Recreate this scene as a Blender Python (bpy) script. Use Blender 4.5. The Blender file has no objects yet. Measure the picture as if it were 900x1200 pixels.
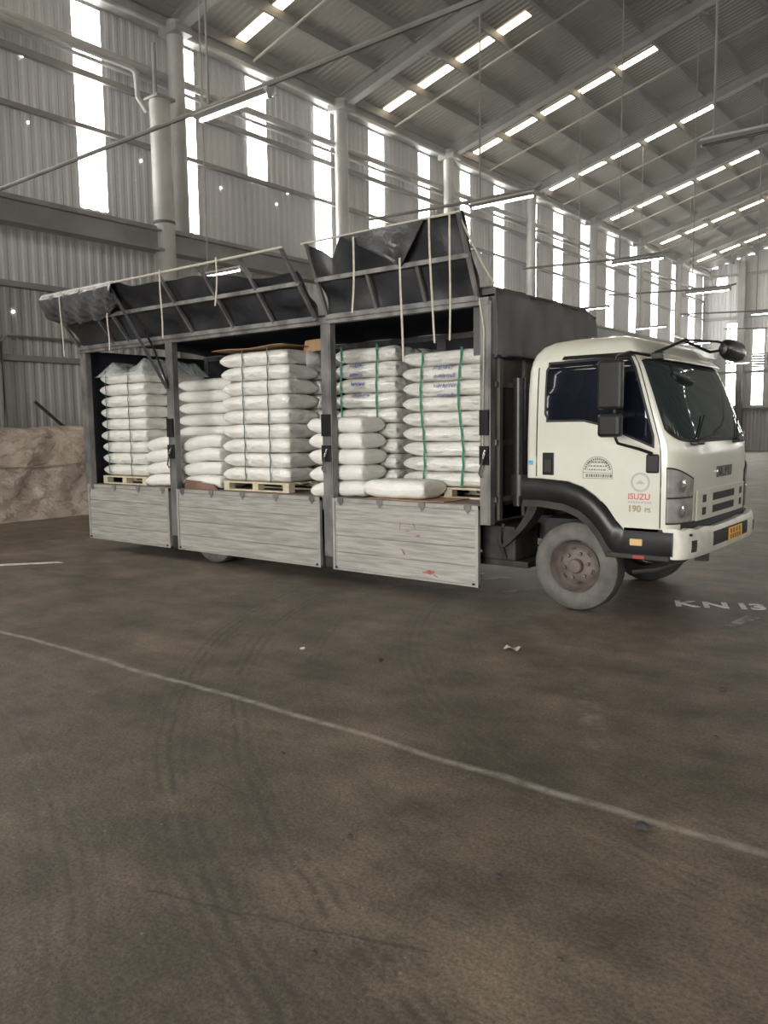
import bpy, math, random
from mathutils import Vector, Matrix
R = math.radians
random.seed(7)
scene = bpy.context.scene
COL = scene.collection

# ------------------------------------------------------------------ camera
cam_data = bpy.data.cameras.new('camera')
cam_data.sensor_fit = 'VERTICAL'
cam_data.sensor_height = 36.0
cam_data.lens = 36.0 * 950 / 1200
cam_data.clip_end = 400
cam = bpy.data.objects.new('camera', cam_data)
COL.objects.link(cam)
yaw, pitch, roll = R(-38.2), R(5.9), R(-0.74)
FW = Vector((math.sin(yaw) * math.cos(pitch), math.cos(yaw) * math.cos(pitch), -math.sin(pitch)))
RT0 = Vector((math.cos(yaw), -math.sin(yaw), 0))
UP0 = RT0.cross(FW)
RT = RT0 * math.cos(roll) + UP0 * math.sin(roll)
UP = UP0 * math.cos(roll) - RT0 * math.sin(roll)
M = Matrix((RT, UP, -FW)).transposed().to_4x4()
M.translation = Vector((3.178, -6.846, 1.7))
cam.matrix_world = M
scene.camera = cam

# ------------------------------------------------------------------ world, exposure
world = bpy.data.worlds.new('daylight')
scene.world = world
world.use_nodes = True
bg = world.node_tree.nodes['Background']
bg.inputs[0].default_value = (1.0, 0.97, 0.92, 1)
bg.inputs[1].default_value = 14.0
scene.view_settings.view_transform = 'Standard'
scene.view_settings.look = 'None'
scene.view_settings.gamma = 1.0
scene.view_settings.use_curve_mapping = False
scene.view_settings.exposure = 0.35
STRIP_E, SKY_E, TUBE_E = 14.0, 12.0, 16.0

# ------------------------------------------------------------------ material helpers
def newmat(name):
    m = bpy.data.materials.new(name); m.use_nodes = True
    return m, m.node_tree.nodes, m.node_tree.links, m.node_tree.nodes['Principled BSDF']

def mat(name, c1, c2=None, scale=4.0, rough=0.6, metal=0.0, bump=0.0, bscale=None, stretch=(1, 1, 1), coat=0.0, lo=0.35, hi=0.65, detail=5.0, spec=0.5, bdist=0.02):
    m, N, L, b = newmat(name)
    b.inputs['Roughness'].default_value = rough
    b.inputs['Metallic'].default_value = metal
    b.inputs['Coat Weight'].default_value = coat
    b.inputs['Coat Roughness'].default_value = 0.12
    b.inputs['Specular IOR Level'].default_value = spec
    b.inputs['Base Color'].default_value = (*c1, 1)
    if c2 or bump:
        tc = N.new('ShaderNodeTexCoord'); mp = N.new('ShaderNodeMapping')
        mp.inputs['Scale'].default_value = stretch
        L.new(tc.outputs['Object'], mp.inputs['Vector'])
    if c2:
        nz = N.new('ShaderNodeTexNoise'); nz.inputs['Scale'].default_value = scale; nz.inputs['Detail'].default_value = detail
        cr = N.new('ShaderNodeValToRGB')
        cr.color_ramp.elements[0].position = lo; cr.color_ramp.elements[0].color = (*c1, 1)
        cr.color_ramp.elements[1].position = hi; cr.color_ramp.elements[1].color = (*c2, 1)
        L.new(mp.outputs[0], nz.inputs['Vector']); L.new(nz.outputs[0], cr.inputs[0]); L.new(cr.outputs[0], b.inputs['Base Color'])
    if bump:
        n2 = N.new('ShaderNodeTexNoise'); n2.inputs['Scale'].default_value = bscale or scale * 4; n2.inputs['Detail'].default_value = 4
        bp = N.new('ShaderNodeBump'); bp.inputs['Strength'].default_value = bump; bp.inputs['Distance'].default_value = bdist
        L.new(mp.outputs[0], n2.inputs['Vector']); L.new(n2.outputs[0], bp.inputs['Height']); L.new(bp.outputs[0], b.inputs['Normal'])
    return m

def emit(name, col, strength):
    m, N, L, b = newmat(name)
    b.inputs['Base Color'].default_value = (.8, .8, .8, 1)
    b.inputs['Emission Color'].default_value = (*col, 1)
    b.inputs['Emission Strength'].default_value = strength
    return m

def glass_dark(name, col, rough=0.03):
    m, N, L, b = newmat(name)
    b.inputs['Base Color'].default_value = (*col, 1)
    b.inputs['Roughness'].default_value = rough
    b.inputs['Specular IOR Level'].default_value = 0.6
    return m

def film_mat(name, alpha, col=(.75, .77, .76)):
    m, N, L, b = newmat(name)
    b.inputs['Base Color'].default_value = (*col, 1); b.inputs['Roughness'].default_value = .12
    b.inputs['Alpha'].default_value = alpha
    tc = N.new('ShaderNodeTexCoord'); n2 = N.new('ShaderNodeTexNoise'); n2.inputs['Scale'].default_value = 14
    bp = N.new('ShaderNodeBump'); bp.inputs['Strength'].default_value = .8; bp.inputs['Distance'].default_value = .03
    L.new(tc.outputs['Object'], n2.inputs['Vector']); L.new(n2.outputs[0], bp.inputs['Height']); L.new(bp.outputs[0], b.inputs['Normal'])
    return m

def floor_material():
    m, N, L, b = newmat('worn_earth_and_concrete')
    b.inputs['Roughness'].default_value = .62
    b.inputs['Specular IOR Level'].default_value = .45
    tc = N.new('ShaderNodeTexCoord'); P = tc.outputs['Object']
    def noise(scale, detail=6, rough=.6, st=None, dist=0.0):
        n = N.new('ShaderNodeTexNoise'); n.inputs['Scale'].default_value = scale; n.inputs['Detail'].default_value = detail
        n.inputs['Roughness'].default_value = rough; n.inputs['Distortion'].default_value = dist
        if st:
            mp = N.new('ShaderNodeMapping'); mp.inputs['Scale'].default_value = st[:3]; mp.inputs['Rotation'].default_value = (0, 0, st[3]); L.new(P, mp.inputs['Vector']); L.new(mp.outputs[0], n.inputs['Vector'])
        else: L.new(P, n.inputs['Vector'])
        return n.outputs[0]
    def ramp(x, stops):
        r = N.new('ShaderNodeValToRGB'); e = r.color_ramp.elements
        e[0].position, e[0].color = stops[0][0], (*stops[0][1], 1); e[1].position, e[1].color = stops[-1][0], (*stops[-1][1], 1)
        for p, c in stops[1:-1]:
            k = e.new(p); k.color = (*c, 1)
        L.new(x, r.inputs[0]); return r.outputs[0]
    def math_(op, a, c=None, d=None, clamp=False):
        n = N.new('ShaderNodeMath'); n.operation = op; n.use_clamp = clamp
        for i, v in enumerate((a, c, d)):
            if v is None: continue
            if isinstance(v, (int, float)): n.inputs[i].default_value = v
            else: L.new(v, n.inputs[i])
        return n.outputs[0]
    def mix(f, a, c, mode='MIX'):
        n = N.new('ShaderNodeMix'); n.data_type = 'RGBA'; n.blend_type = mode
        if isinstance(f, (int, float)): n.inputs[0].default_value = f
        else: L.new(f, n.inputs[0])
        for i, v in ((6, a), (7, c)):
            if isinstance(v, tuple): n.inputs[i].default_value = (*v, 1)
            else: L.new(v, n.inputs[i])
        return n.outputs[2]
    sp = N.new('ShaderNodeSeparateXYZ'); L.new(P, sp.inputs[0]); X, Y = sp.outputs[0], sp.outputs[1]
    base = ramp(noise(.55, 8, .62), [(.3, (.104, .087, .070)), (.5, (.142, .119, .096)), (.7, (.195, .163, .132))])
    g = ramp(noise(2.2, 10, .7), [(.3, (.60, .60, .60)), (.52, (1, 1, 1)), (.72, (1.28, 1.23, 1.17))])
    col = mix(1.0, base, g, 'MULTIPLY')
    st = ramp(noise(1.2, 8, .7, (.5, 3.2, 1, R(28)), .6), [(.32, (.70, .70, .71)), (.6, (1.08, 1.06, 1.04))])
    col = mix(.8, col, st, 'MULTIPLY')
    fine = ramp(noise(60, 4, .7), [(.32, (.5, .5, .5)), (.68, (1.45, 1.42, 1.38))])
    col = mix(.9, col, fine, 'MULTIPLY')
    vo = N.new('ShaderNodeTexVoronoi'); vo.inputs['Scale'].default_value = 11; L.new(P, vo.inputs['Vector'])
    peb = math_('MULTIPLY', math_('LESS_THAN', vo.outputs['Distance'], .075), math_('GREATER_THAN', noise(3.0, 2), .52))
    col = mix(math_('MULTIPLY', peb, .55), col, (.32, .29, .25))
    # tyre tracks: curved bundles of thin grooves
    wob = math_('MULTIPLY', math_('SUBTRACT', noise(.9, 3), .5), .14)
    def track(cx, cy, r, w, freq, amt):
        nonlocal col
        dx = math_('SUBTRACT', X, cx); dy = math_('SUBTRACT', Y, cy)
        d = math_('SQRT', math_('ADD', math_('MULTIPLY', dx, dx), math_('MULTIPLY', dy, dy)))
        d = math_('ADD', d, wob)
        k = math_('ABSOLUTE', math_('DIVIDE', math_('SUBTRACT', d, r), w))
        band = math_('SUBTRACT', 1.0, k, clamp=True)
        rip = math_('POWER', math_('ABSOLUTE', math_('SINE', math_('MULTIPLY', d, freq))), 3)
        msk = math_('MULTIPLY', math_('MULTIPLY', band, rip), math_('MULTIPLY', math_('GREATER_THAN', noise(2.6, 6, .75), .47), amt))
        col = mix(msk, col, (.055, .047, .040))
    for (rr, ww, am) in ((7.42, .20, .75), (7.05, .16, .7), (6.55, .10, .4), (5.8, .20, .5), (5.35, .12, .35)): track(4.2, 1.6, rr, ww, 46, am)
    track(-3.5, -12.5, 8.2, .22, 44, .5)
    track(-3.5, -12.5, 6.9, .18, 44, .4)
    track(-9.0, -9.0, 7.0, .25, 40, .4)
    track(9.5, 12.0, 11.8, .25, 40, .4)
    track(12.0, 15.0, 13.2, .22, 40, .4)
    # dark stains with their own outline
    stn = ramp(noise(.8, 8, .68), [(.54, (0, 0, 0)), (.64, (1, 1, 1))])
    col = mix(math_('MULTIPLY', stn, .26), col, (.060, .052, .045))
    # worn white line along the truck
    ly = math_('ADD', Y, math_('MULTIPLY', math_('SUBTRACT', noise(.7, 2), .5), .16))
    lk = math_('ABSOLUTE', math_('ADD', ly, 3.50))
    lm = math_('SUBTRACT', 1.0, math_('DIVIDE', lk, .036), clamp=True)
    lm = math_('MULTIPLY', math_('POWER', lm, .7), ramp(noise(9, 6, .75), [(.33, (.12, .12, .12)), (.62, (.85, .85, .85))]))
    col = mix(lm, col, (.46, .43, .38))
    # chalky smear beside the line
    dx = math_('DIVIDE', math_('SUBTRACT', math_('ADD', X, math_('MULTIPLY', Y, .56)), -.12), .10); dy = math_('DIVIDE', math_('ADD', Y, 2.45), .75)
    sm = math_('SUBTRACT', 1.0, math_('ADD', math_('MULTIPLY', dx, dx), math_('MULTIPLY', dy, dy)), clamp=True)
    sm = math_('MULTIPLY', sm, ramp(noise(5, 7, .75), [(.48, (0, 0, 0)), (.66, (.6, .6, .6))]))
    col = mix(sm, col, (.36, .33, .29))
    # dark crack in the near ground
    ck = math_('ABSOLUTE', math_('ADD', math_('ADD', math_('SUBTRACT', Y, math_('MULTIPLY', X, .325)), 5.39), math_('MULTIPLY', math_('SUBTRACT', noise(5, 4), .5), .10)))
    cm = math_('MULTIPLY', math_('SUBTRACT', 1.0, math_('DIVIDE', ck, .014), clamp=True), math_('MULTIPLY', math_('GREATER_THAN', X, .7), math_('LESS_THAN', X, 1.75)))
    col = mix(math_('MULTIPLY', cm, .6), col, (.035, .03, .026))
    L.new(col, b.inputs['Base Color'])
    bp = N.new('ShaderNodeBump'); bp.inputs['Strength'].default_value = .55; bp.inputs['Distance'].default_value = .012
    L.new(math_('ADD', math_('MULTIPLY', noise(3.5, 10, .7), 1.6), math_('MULTIPLY', noise(45, 4, .6), .35)), bp.inputs['Height']); L.new(bp.outputs[0], b.inputs['Normal'])
    return m

MT = {}
MT['floor'] = floor_material()
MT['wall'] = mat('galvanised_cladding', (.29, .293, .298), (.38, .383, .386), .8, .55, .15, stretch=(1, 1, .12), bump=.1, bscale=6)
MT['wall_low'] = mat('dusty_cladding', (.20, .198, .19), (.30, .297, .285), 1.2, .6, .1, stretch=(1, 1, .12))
MT['roof'] = mat('roof_sheet', (.075, .069, .053), (.115, .106, .083), .5, .6, .1)
MT['steel'] = mat('grey_painted_steel', (.10, .098, .09), (.165, .16, .148), 1.4, .55, .05)
MT['steel_lt'] = mat('pale_steel', (.20, .198, .19), (.29, .286, .272), 1.4, .6, .05)
MT['purlin'] = mat('dark_purlin_steel', (.04, .038, .034), (.06, .057, .05), 1.0, .6, .1)
MT['strip'] = emit('translucent_daylight_panel', (1, .985, .93), STRIP_E)
MT['sky'] = emit('roof_daylight_panel', (1, .82, .55), SKY_E)
MT['tube'] = emit('fluorescent_tube', (.93, .97, 1), TUBE_E)
MT['cab'] = mat('cream_white_paint', (.56, .56, .49), (.64, .64, .57), 1.6, .28, 0, coat=.4)
MT['cabdirty'] = mat('scuffed_white_paint', (.52, .515, .45), (.64, .635, .57), 6, .4, 0, bump=.15, bscale=8)
MT['black'] = mat('black_plastic', (.010, .010, .011), (.018, .018, .019), 3, .3, 0, spec=.35)
MT['dark'] = mat('dark_chassis', (.018, .017, .016), (.045, .042, .038), 6, .7, .2)
MT['rubber'] = mat('black_rubber', (.012, .012, .013), None, rough=.6)
MT['tint'] = glass_dark('tinted_glass', (.006, .008, .014), .02)
MT['ws'] = glass_dark('windscreen_glass', (.022, .034, .036), .02)
MT['lens'] = mat('headlamp_lens', (.27, .26, .25), (.44, .43, .41), 9, .14, .4, coat=.8)
MT['lensinner'] = mat('lamp_reflector', (.62, .61, .58), None, rough=.18, metal=.9)
MT['chrome'] = mat('chrome', (.32, .32, .33), None, rough=.25, metal=.9)
MT['amber'] = mat('amber_reflector', (.62, .42, .20), None, rough=.3)
MT['redref'] = mat('red_reflector', (.35, .05, .04), None, rough=.3)
MT['plate'] = mat('yellow_number_plate', (.72, .38, .05), (.80, .45, .09), 30, .45)
MT['platech'] = mat('plate_character_ink', (.25, .12, .02), None, rough=.6)
MT['tire'] = mat('dusty_tyre_rubber', (.085, .081, .075), (.16, .153, .14), 5, .85, bump=.2, bscale=30)
MT['tread'] = mat('tyre_tread', (.03, .029, .027), (.06, .057, .052), 8, .85)
MT['rim'] = mat('rusty_brown_rim', (.105, .085, .075), (.19, .16, .145), 7, .65, .3)
MT['alu'] = mat('weathered_aluminium_plank', (.29, .285, .265), (.45, .44, .41), 3.4, .45, .25, stretch=(.9, 1, 14), bump=.12, bscale=5, detail=8)
MT['aludark'] = mat('gate_frame_aluminium', (.30, .295, .28), (.42, .41, .385), 5, .45, .3)
MT['post'] = mat('worn_steel_post', (.10, .10, .10), (.24, .235, .225), 5, .5, .4, stretch=(1, 1, .5))
MT['bodyfront'] = mat('headboard_steel', (.085, .08, .07), (.14, .132, .115), 2, .5, .2)
MT['rust'] = mat('red_paint_scrape', (.30, .07, .05), (.36, .20, .17), 14, .7)
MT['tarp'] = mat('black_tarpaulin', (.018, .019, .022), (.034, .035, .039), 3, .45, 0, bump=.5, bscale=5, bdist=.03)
MT['tarp_roof'] = mat('grey_cover_tarpaulin', (.060, .060, .062), (.085, .085, .086), 2, .6, 0, bump=.35, bscale=4, bdist=.03)
MT['tarp_in'] = mat('dark_inner_tarpaulin', (.016, .019, .027), (.026, .029, .038), 2, .6)
MT['tarp_lit'] = mat('shiny_lit_tarpaulin', (.05, .052, .056), (.11, .11, .115), 4, .32, 0, bump=.9, bscale=7, bdist=.05)  # paler black tarpaulin, the light on its folds mixed into the colour
MT['cord'] = mat('pale_webbing', (.40, .375, .305), (.50, .47, .39), 20, .7)
MT['bag'] = mat('white_woven_sack', (.68, .675, .635), (.78, .775, .735), 5, .4, 0, bump=.8, bscale=8, bdist=.05, coat=.25, stretch=(.7, .7, 1.6))
MT['bagfilm'] = mat('film_wrapped_sack', (.64, .635, .59), (.76, .755, .715), 4, .3, 0, bump=1.0, bscale=7, bdist=.06, coat=.9, stretch=(.8, .8, 2))
MT['bagloose'] = mat('plain_white_sack', (.70, .695, .655), (.78, .775, .74), 3, .5, 0, bump=.6, bscale=7, bdist=.04)
MT['green'] = mat('green_strap', (.02, .20, .11), None, rough=.4)
MT['dkstrap'] = mat('dark_grey_green_strap', (.06, .10, .10), None, rough=.4)
MT['ink'] = mat('blue_marker_ink', (.16, .17, .48), (.42, .43, .66), 22, .6)
MT['wood'] = mat('pallet_wood', (.46, .40, .29), (.60, .53, .40), 4, .7, stretch=(6, 1, 6))
MT['card'] = mat('brown_cardboard', (.36, .22, .12), (.44, .28, .16), 3, .8)
MT['carddk'] = mat('dark_brown_board', (.14, .085, .06), (.2, .125, .09), 5, .8)
MT['deck'] = mat('worn_deck_plate', (.13, .10, .08), (.22, .18, .15), 4, .7)
MT['film'] = film_mat('clear_stretch_film', .34)
MT['pile'] = mat('beige_tarpaulin', (.31, .255, .215), (.44, .37, .32), 2.2, .55, 0, bump=1.0, bscale=2.4, bdist=.22, stretch=(1, 1, 1.8))
MT['red'] = mat('red_decal', (.52, .10, .10), (.60, .17, .16), 40, .5)
MT['gold'] = mat('olive_decal', (.30, .25, .14), (.36, .31, .2), 40, .5)
MT['greydec'] = mat('grey_decal', (.40, .40, .41), None, rough=.5)
MT['blackdec'] = mat('black_decal', (.10, .095, .09), (.2, .19, .17), 60, .6)
MT['blue'] = mat('blue_sticker', (.05, .26, .55), (.16, .42, .62), 40, .4)
MT['paint'] = mat('worn_road_paint', (.45, .43, .40), (.78, .76, .72), 9, .7, lo=.36, hi=.5)
MT['paintdk'] = mat('faded_road_paint', (.14, .125, .11), (.36, .34, .31), 9, .7, lo=.4, hi=.6)
MT['stone'] = mat('dark_stone', (.03, .028, .026), (.09, .08, .07), 12, .8)
MT['paper'] = mat('dirty_paper', (.45, .42, .37), None, rough=.8)

# ------------------------------------------------------------------ mesh helpers
def wloc(p):
    v = Vector((0, 0, 0))
    while p is not None:
        v += p.location; p = p.parent
    return v

def link(name, me, material, parent=None):
    o = bpy.data.objects.new(name, me)
    COL.objects.link(o)
    if material and not me.materials: me.materials.append(material)
    if parent is not None:
        o.parent = parent
        o.location = -wloc(parent)
    return o

class MB:
    def __init__(s): s.v = []; s.f = []
    def add(s, vs, fs):
        n = len(s.v); s.v += [tuple(x) for x in vs]; s.f += [tuple(i + n for i in f) for f in fs]; return s
    def box(s, x0, x1, y0, y1, z0, z1):
        return s.add([(x, y, z) for z in (z0, z1) for y in (y0, y1) for x in (x0, x1)],
                     [(0, 2, 3, 1), (4, 5, 7, 6), (0, 1, 5, 4), (2, 6, 7, 3), (0, 4, 6, 2), (1, 3, 7, 5)])
    def bar(s, a, b, w, h, up=(0, 0, 1)):
        a, b = Vector(a), Vector(b); d = (b - a).normalized(); u = Vector(up)
        sd = d.cross(u)
        if sd.length < 1e-4: sd = d.cross(Vector((1, 0, 0)))
        sd.normalize(); u = sd.cross(d)
        vs = [p + sd * (i * w / 2) + u * (j * h / 2) for p in (a, b) for j in (-1, 1) for i in (-1, 1)]
        return s.add(vs, [(0, 2, 3, 1), (4, 5, 7, 6), (0, 1, 5, 4), (2, 6, 7, 3), (0, 4, 6, 2), (1, 3, 7, 5)])
    def tube(s, pts, r, n=8, cap=True):
        pts = [Vector(p) for p in pts]; rings = []
        for i, p in enumerate(pts):
            d = (pts[min(i + 1, len(pts) - 1)] - pts[max(i - 1, 0)]).normalized()
            a = d.cross(Vector((0, 0, 1)))
            if a.length < 1e-3: a = d.cross(Vector((0, 1, 0)))
            a.normalize(); b = d.cross(a)
            rr = r[i] if isinstance(r, (list, tuple)) else r
            rings.append([p + (a * math.cos(2 * math.pi * k / n) + b * math.sin(2 * math.pi * k / n)) * rr for k in range(n)])
        vs = [q for g in rings for q in g]; fs = []
        for i in range(len(pts) - 1):
            for k in range(n):
                fs.append((i * n + k, i * n + (k + 1) % n, (i + 1) * n + (k + 1) % n, (i + 1) * n + k))
        if cap:
            fs.append(tuple(range(n))[::-1]); fs.append(tuple((len(pts) - 1) * n + k for k in range(n)))
        return s.add(vs, fs)
    def grid(s, fn, nu, nv, closeu=False):
        vs = [fn(i / (nu - (0 if closeu else 1)), j / (nv - 1)) for j in range(nv) for i in range(nu)]; fs = []
        for j in range(nv - 1):
            for i in range(nu if closeu else nu - 1):
                i2 = (i + 1) % nu
                fs.append((j * nu + i, j * nu + i2, (j + 1) * nu + i2, (j + 1) * nu + i))
        return s.add(vs, fs)
    def slab(s, fn, nu, nv, off):
        # closed sheet: fn surface and the same surface shifted by off(vector)
        o = Vector(off); n0 = len(s.v)
        s.grid(fn, nu, nv); n1 = len(s.v)
        s.grid(lambda u, v: tuple(Vector(fn(u, v)) + o), nu, nv)
        m = n1 - n0
        ring = [i for i in range(nu)] + [nu - 1 + nu * j for j in range(1, nv)] + [nu * (nv - 1) + i for i in range(nu - 2, -1, -1)] + [nu * j for j in range(nv - 2, 0, -1)]
        for a, b in zip(ring, ring[1:] + ring[:1]): s.f.append((n0 + a, n0 + b, n1 + b, n1 + a))
        return s
    def lathe(s, prof, cx, cy, cz, n=32, sy=1):
        # prof: (r, y) about a Y axis
        return s.grid(lambda u, v: (lambda p: (cx + p[0] * math.cos(2 * math.pi * u), cy + sy * p[1], cz + p[0] * math.sin(2 * math.pi * u)))(prof[min(int(round(v * (len(prof) - 1))), len(prof) - 1)]), n, len(prof), closeu=True)
    def mesh(s, name, smooth=False):
        me = bpy.data.meshes.new(name); me.from_pydata(s.v, [], s.f); me.update()
        if smooth:
            me.polygons.foreach_set('use_smooth', [True] * len(me.polygons))
            try: me.set_sharp_from_angle(angle=R(40 if smooth is True else smooth))
            except Exception: pass
        return me
    def build(s, name, material, parent=None, smooth=False, bevel=0):
        o = link(name, s.mesh(name, smooth), MT[material] if isinstance(material, str) else material, parent)
        if bevel:
            md = o.modifiers.new('bevel', 'BEVEL'); md.width = bevel; md.segments = 2; md.limit_method = 'ANGLE'
        return o

def tag(o, label, cat, group=None):
    o['label'] = label; o['category'] = cat
    if group: o['group'] = group
    return o
def structure(o, label=None):
    o['kind'] = 'structure'
    if label: o['label'] = label
    return o
def empty(name, loc):
    e = bpy.data.objects.new(name, None); COL.objects.link(e); e.location = loc; e.empty_display_size = .2
    return e
def copy_tree(o, parent=None):
    c = o.copy(); COL.objects.link(c)
    if parent is not None: c.parent = parent
    for ch in list(o.children): copy_tree(ch, c)
    return c
def lerp(t, tab, k):
    for a, b in zip(tab, tab[1:]):
        if t <= b[0]:
            w = 0 if b[0] == a[0] else max(0, (t - a[0]) / (b[0] - a[0])); return a[k] + (b[k] - a[k]) * w
    return tab[-1][k]
def text_mesh(s, size, bold=0.0, extrude=.001, xscale=1.0):
    cu = bpy.data.curves.new('t', 'FONT'); cu.body = s; cu.size = size; cu.extrude = extrude; cu.offset = bold; cu.resolution_u = 3
    o = bpy.data.objects.new('t', cu); COL.objects.link(o); bpy.context.view_layer.update()
    dg = bpy.context.evaluated_depsgraph_get(); me = bpy.data.meshes.new_from_object(o.evaluated_get(dg))
    COL.objects.unlink(o); bpy.data.objects.remove(o)
    for v in me.vertices: v.co.x *= xscale
    return me

# ================================================================== THE BUILDING
XW, YE, YO = -13.4, 47.5, -26.0        # side wall, end wall, front wall with the open doorway
XR, XF = 8.0, 29.4                      # ridge, opposite wall
def roofz(x): return 11.45 + .27 * (x - (-13.0)) if x <= XR else 11.45 + .27 * (XR + 13) - .27 * (x - XR)

f = MB(); f.grid(lambda u, v: (-14 + 44 * u, -40 + 88 * v, 0), 2, 2); structure(f.build('floor', 'floor'))

STRIPS = [(k * 2.4 - 20.35, k * 2.4 - 19.65, 6.64, 10.95) for k in range(8)] + [(-1.15, -.45, 6.64, 10.9), (3.57, 4.26, 6.64, 10.95), (6.37, 6.85, 6.62, 10.95), (8.57, 9.27, 8.33, 10.95), (11.2, 11.87, 5.9, 10.95), (13.68, 14.45, 6.6, 10.95), (16.35, 16.98, 6.6, 10.95),
          (18.95, 19.6, 6.6, 10.95), (21.35, 22.1, 6.6, 10.95), (24.33, 24.85, 6.6, 10.95), (26.45, 27.3, 6.8, 10.95), (29.25, 30.1, 6.6, 10.95), (32.2, 33.1, 6.5, 10.95), (35.2, 36.25, 6.6, 10.95), (38.4, 39.35, 6.5, 10.95), (41.6, 42.6, 6.6, 10.95), (44.8, 45.9, 6.7, 10.95)]
def corrugated(mb, u0, u1, z0, z1, place, pitch=.22, depth=.022):
    # trapezoid-ribbed sheet between u0..u1, placed by place(u, d, z)
    us = [u0]; k = math.floor(u0 / pitch)
    while True:
        for fr in (0.0, .35, .5, .85):
            u = (k + fr) * pitch
            if u > u0 + 1e-4 and u < u1 - 1e-4: us.append(u)
        k += 1
        if k * pitch > u1: break
    us.append(u1)
    def dep(u):
        t = (u / pitch) % 1.0
        return 0 if t < .35 else (t - .35) / .15 * depth if t < .5 else depth if t < .85 else (1 - t) / .15 * depth
    n = len(us)
    mb.add([place(u, dep(u), z) for z in (z0, z1) for u in us], [(i, i + 1, n + i + 1, n + i) for i in range(n - 1)])

wall = MB(); low = MB(); HT = 11.35
pl = lambda u, d, z: (XW - d, u, z)
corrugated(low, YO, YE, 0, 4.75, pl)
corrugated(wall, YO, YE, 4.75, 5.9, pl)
y = YO
for (a, b, z0, z1) in STRIPS:
    corrugated(wall, y, a, 5.9, HT, pl)
    if z0 > 5.95: corrugated(wall, a, b, 5.9, z0, pl)
    corrugated(wall, a, b, z1, HT, pl)
    y = b
corrugated(wall, y, YE, 5.9, HT, pl)
wl = structure(wall.build('wall_left', 'wall'))
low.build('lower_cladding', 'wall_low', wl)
for (a, b, z0, z1) in STRIPS:
    p = MB(); corrugated(p, a, b, z0, z1, lambda u, d, z: (XW - d * .6, u, z)); p.build('daylight_panel', 'strip', wl)
for z, h in ((3.25, .12), (4.75, .12), (8.33, .10), (9.45, .14), (10.05, .10)):
    MB().box(XW + .02, XW + .14, YO, YE - .1, z - h / 2, z + h / 2).build('girt', 'steel', wl)
MB().tube([(XW + .3, -20, 9.95), (XW + .3, YE - .2, 9.95)], .09, 10).build('wall_pipe', 'steel_lt', wl, True)
MB().tube([(XW + .3, -20, 9.72), (XW + .3, YE - .2, 9.72)], .045, 8).build('wall_pipe', 'steel_lt', wl, True)
MB().box(XW + .02, XW + .4, YO, YE - .1, 11.02, 11.3).build('eaves_beam', 'steel', wl)
MB().tube([(XW + .42, -20, 11.0), (XW + .42, YE - .2, 11.0)], .05, 8).build('eaves_rail', 'steel_lt', wl, True)
for (hy, hz) in ((1.3, 8.35), (2.45, 8.1), (2.4, 9.4), (5.2, 8.0), (7.6, 7.9), (1.0, 4.35), (1.9, 4.2), (10.05, 8.3), (9.6, 7.9), (20.4, 8.3), (17.7, 8.6), (25.8, 8.4), (43.6, 8.2), (6.9, 5.7), (12.6, 5.8)):
    q = MB(); q.add([(XW + .01, hy + .026 * math.cos(k * math.pi / 4), hz + .03 * math.sin(k * math.pi / 4)) for k in range(8)], [tuple(range(8))]); q.build('light_hole', 'strip', wl)
# steel frame panels leaning on the wall above the mound
for (y0, y1) in ((-1.6, 1.35), (1.5, 4.6)):
    MB().tube([(XW + .2, y0, 1.6), (XW + .2, y0, 3.55), (XW + .2, y0 + .12, 3.68), (XW + .2, y1 - .12, 3.68), (XW + .2, y1, 3.55), (XW + .2, y1, 1.6)], .03, 6).build('wall_frame', 'steel', wl, True)
MB().tube([(XW + .2, 2.15, 2.35), (XW + .22, 2.85, 1.75)], .035, 6).build('wall_brace', 'dark', wl, True)

# end wall with its strips and louvre
endw = MB(); pe = lambda u, d, z: (u, YE + d, z)
ES = [(-12.55, -11.95, 10.0, 10.85), (-11.85, -11.2, 2.85, 7.95), (-10.3, -9.65, 2.85, 7.45), (-6.4, -5.8, 2.85, 7.9), (-2.4, -1.8, 2.85, 7.9), (2.4, 3.0, 2.85, 7.9), (8.4, 9.0, 2.85, 7.9), (14.4, 15, 2.85, 7.9), (20.4, 21, 2.85, 7.9)]
def endcol(a, b, z0, z1mode=None, z1=None):
    n = max(1, int((b - a) / 1.1)); 
    for i in range(n):
        x0 = a + (b - a) * i / n; x1 = a + (b - a) * (i + 1) / n
        corrugated(endw, x0, x1, z0, z1 if z1 else min(roofz(x0), roofz(x1)) + .1, pe)
x = XW
for (a, b, z0, z1) in ES:
    endcol(x, a, 0); endcol(a, b, 0, None, z0); endcol(a, b, z1); x = b
endcol(x, XF, 0)
we = structure(endw.build('wall_end', 'wall'))
for (a, b, z0, z1) in ES:
    p = MB(); corrugated(p, a, b, z0, z1, lambda u, d, z: (u, YE + d * .6, z)); p.build('daylight_panel', 'strip', we)
for z in (2.6, 4.9, 8.3, 10.9):
    MB().box(XW + .1, XF - .1, YE - .16, YE - .03, z - .08, z + .08).build('girt', 'steel', we)
lv = MB(); lv.box(-10.4, -9.4, YE - .3, YE - .04, 5.15, 5.25); lv.box(-10.4, -9.4, YE - .3, YE - .04, 5.9, 6.0); lv.box(-10.4, -10.3, YE - .3, YE - .04, 5.25, 5.9); lv.box(-9.5, -9.4, YE - .3, YE - .04, 5.25, 5.9)
lo_ = lv.build('fan_louvre', 'steel_lt', we); 
for k in range(4): MB().bar((-10.3, YE - .16, 5.34 + k * .16), (-9.5, YE - .16, 5.34 + k * .16), .14, .02, (0, .7, .7)).build('louvre_blade', 'dark', lo_)

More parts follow.
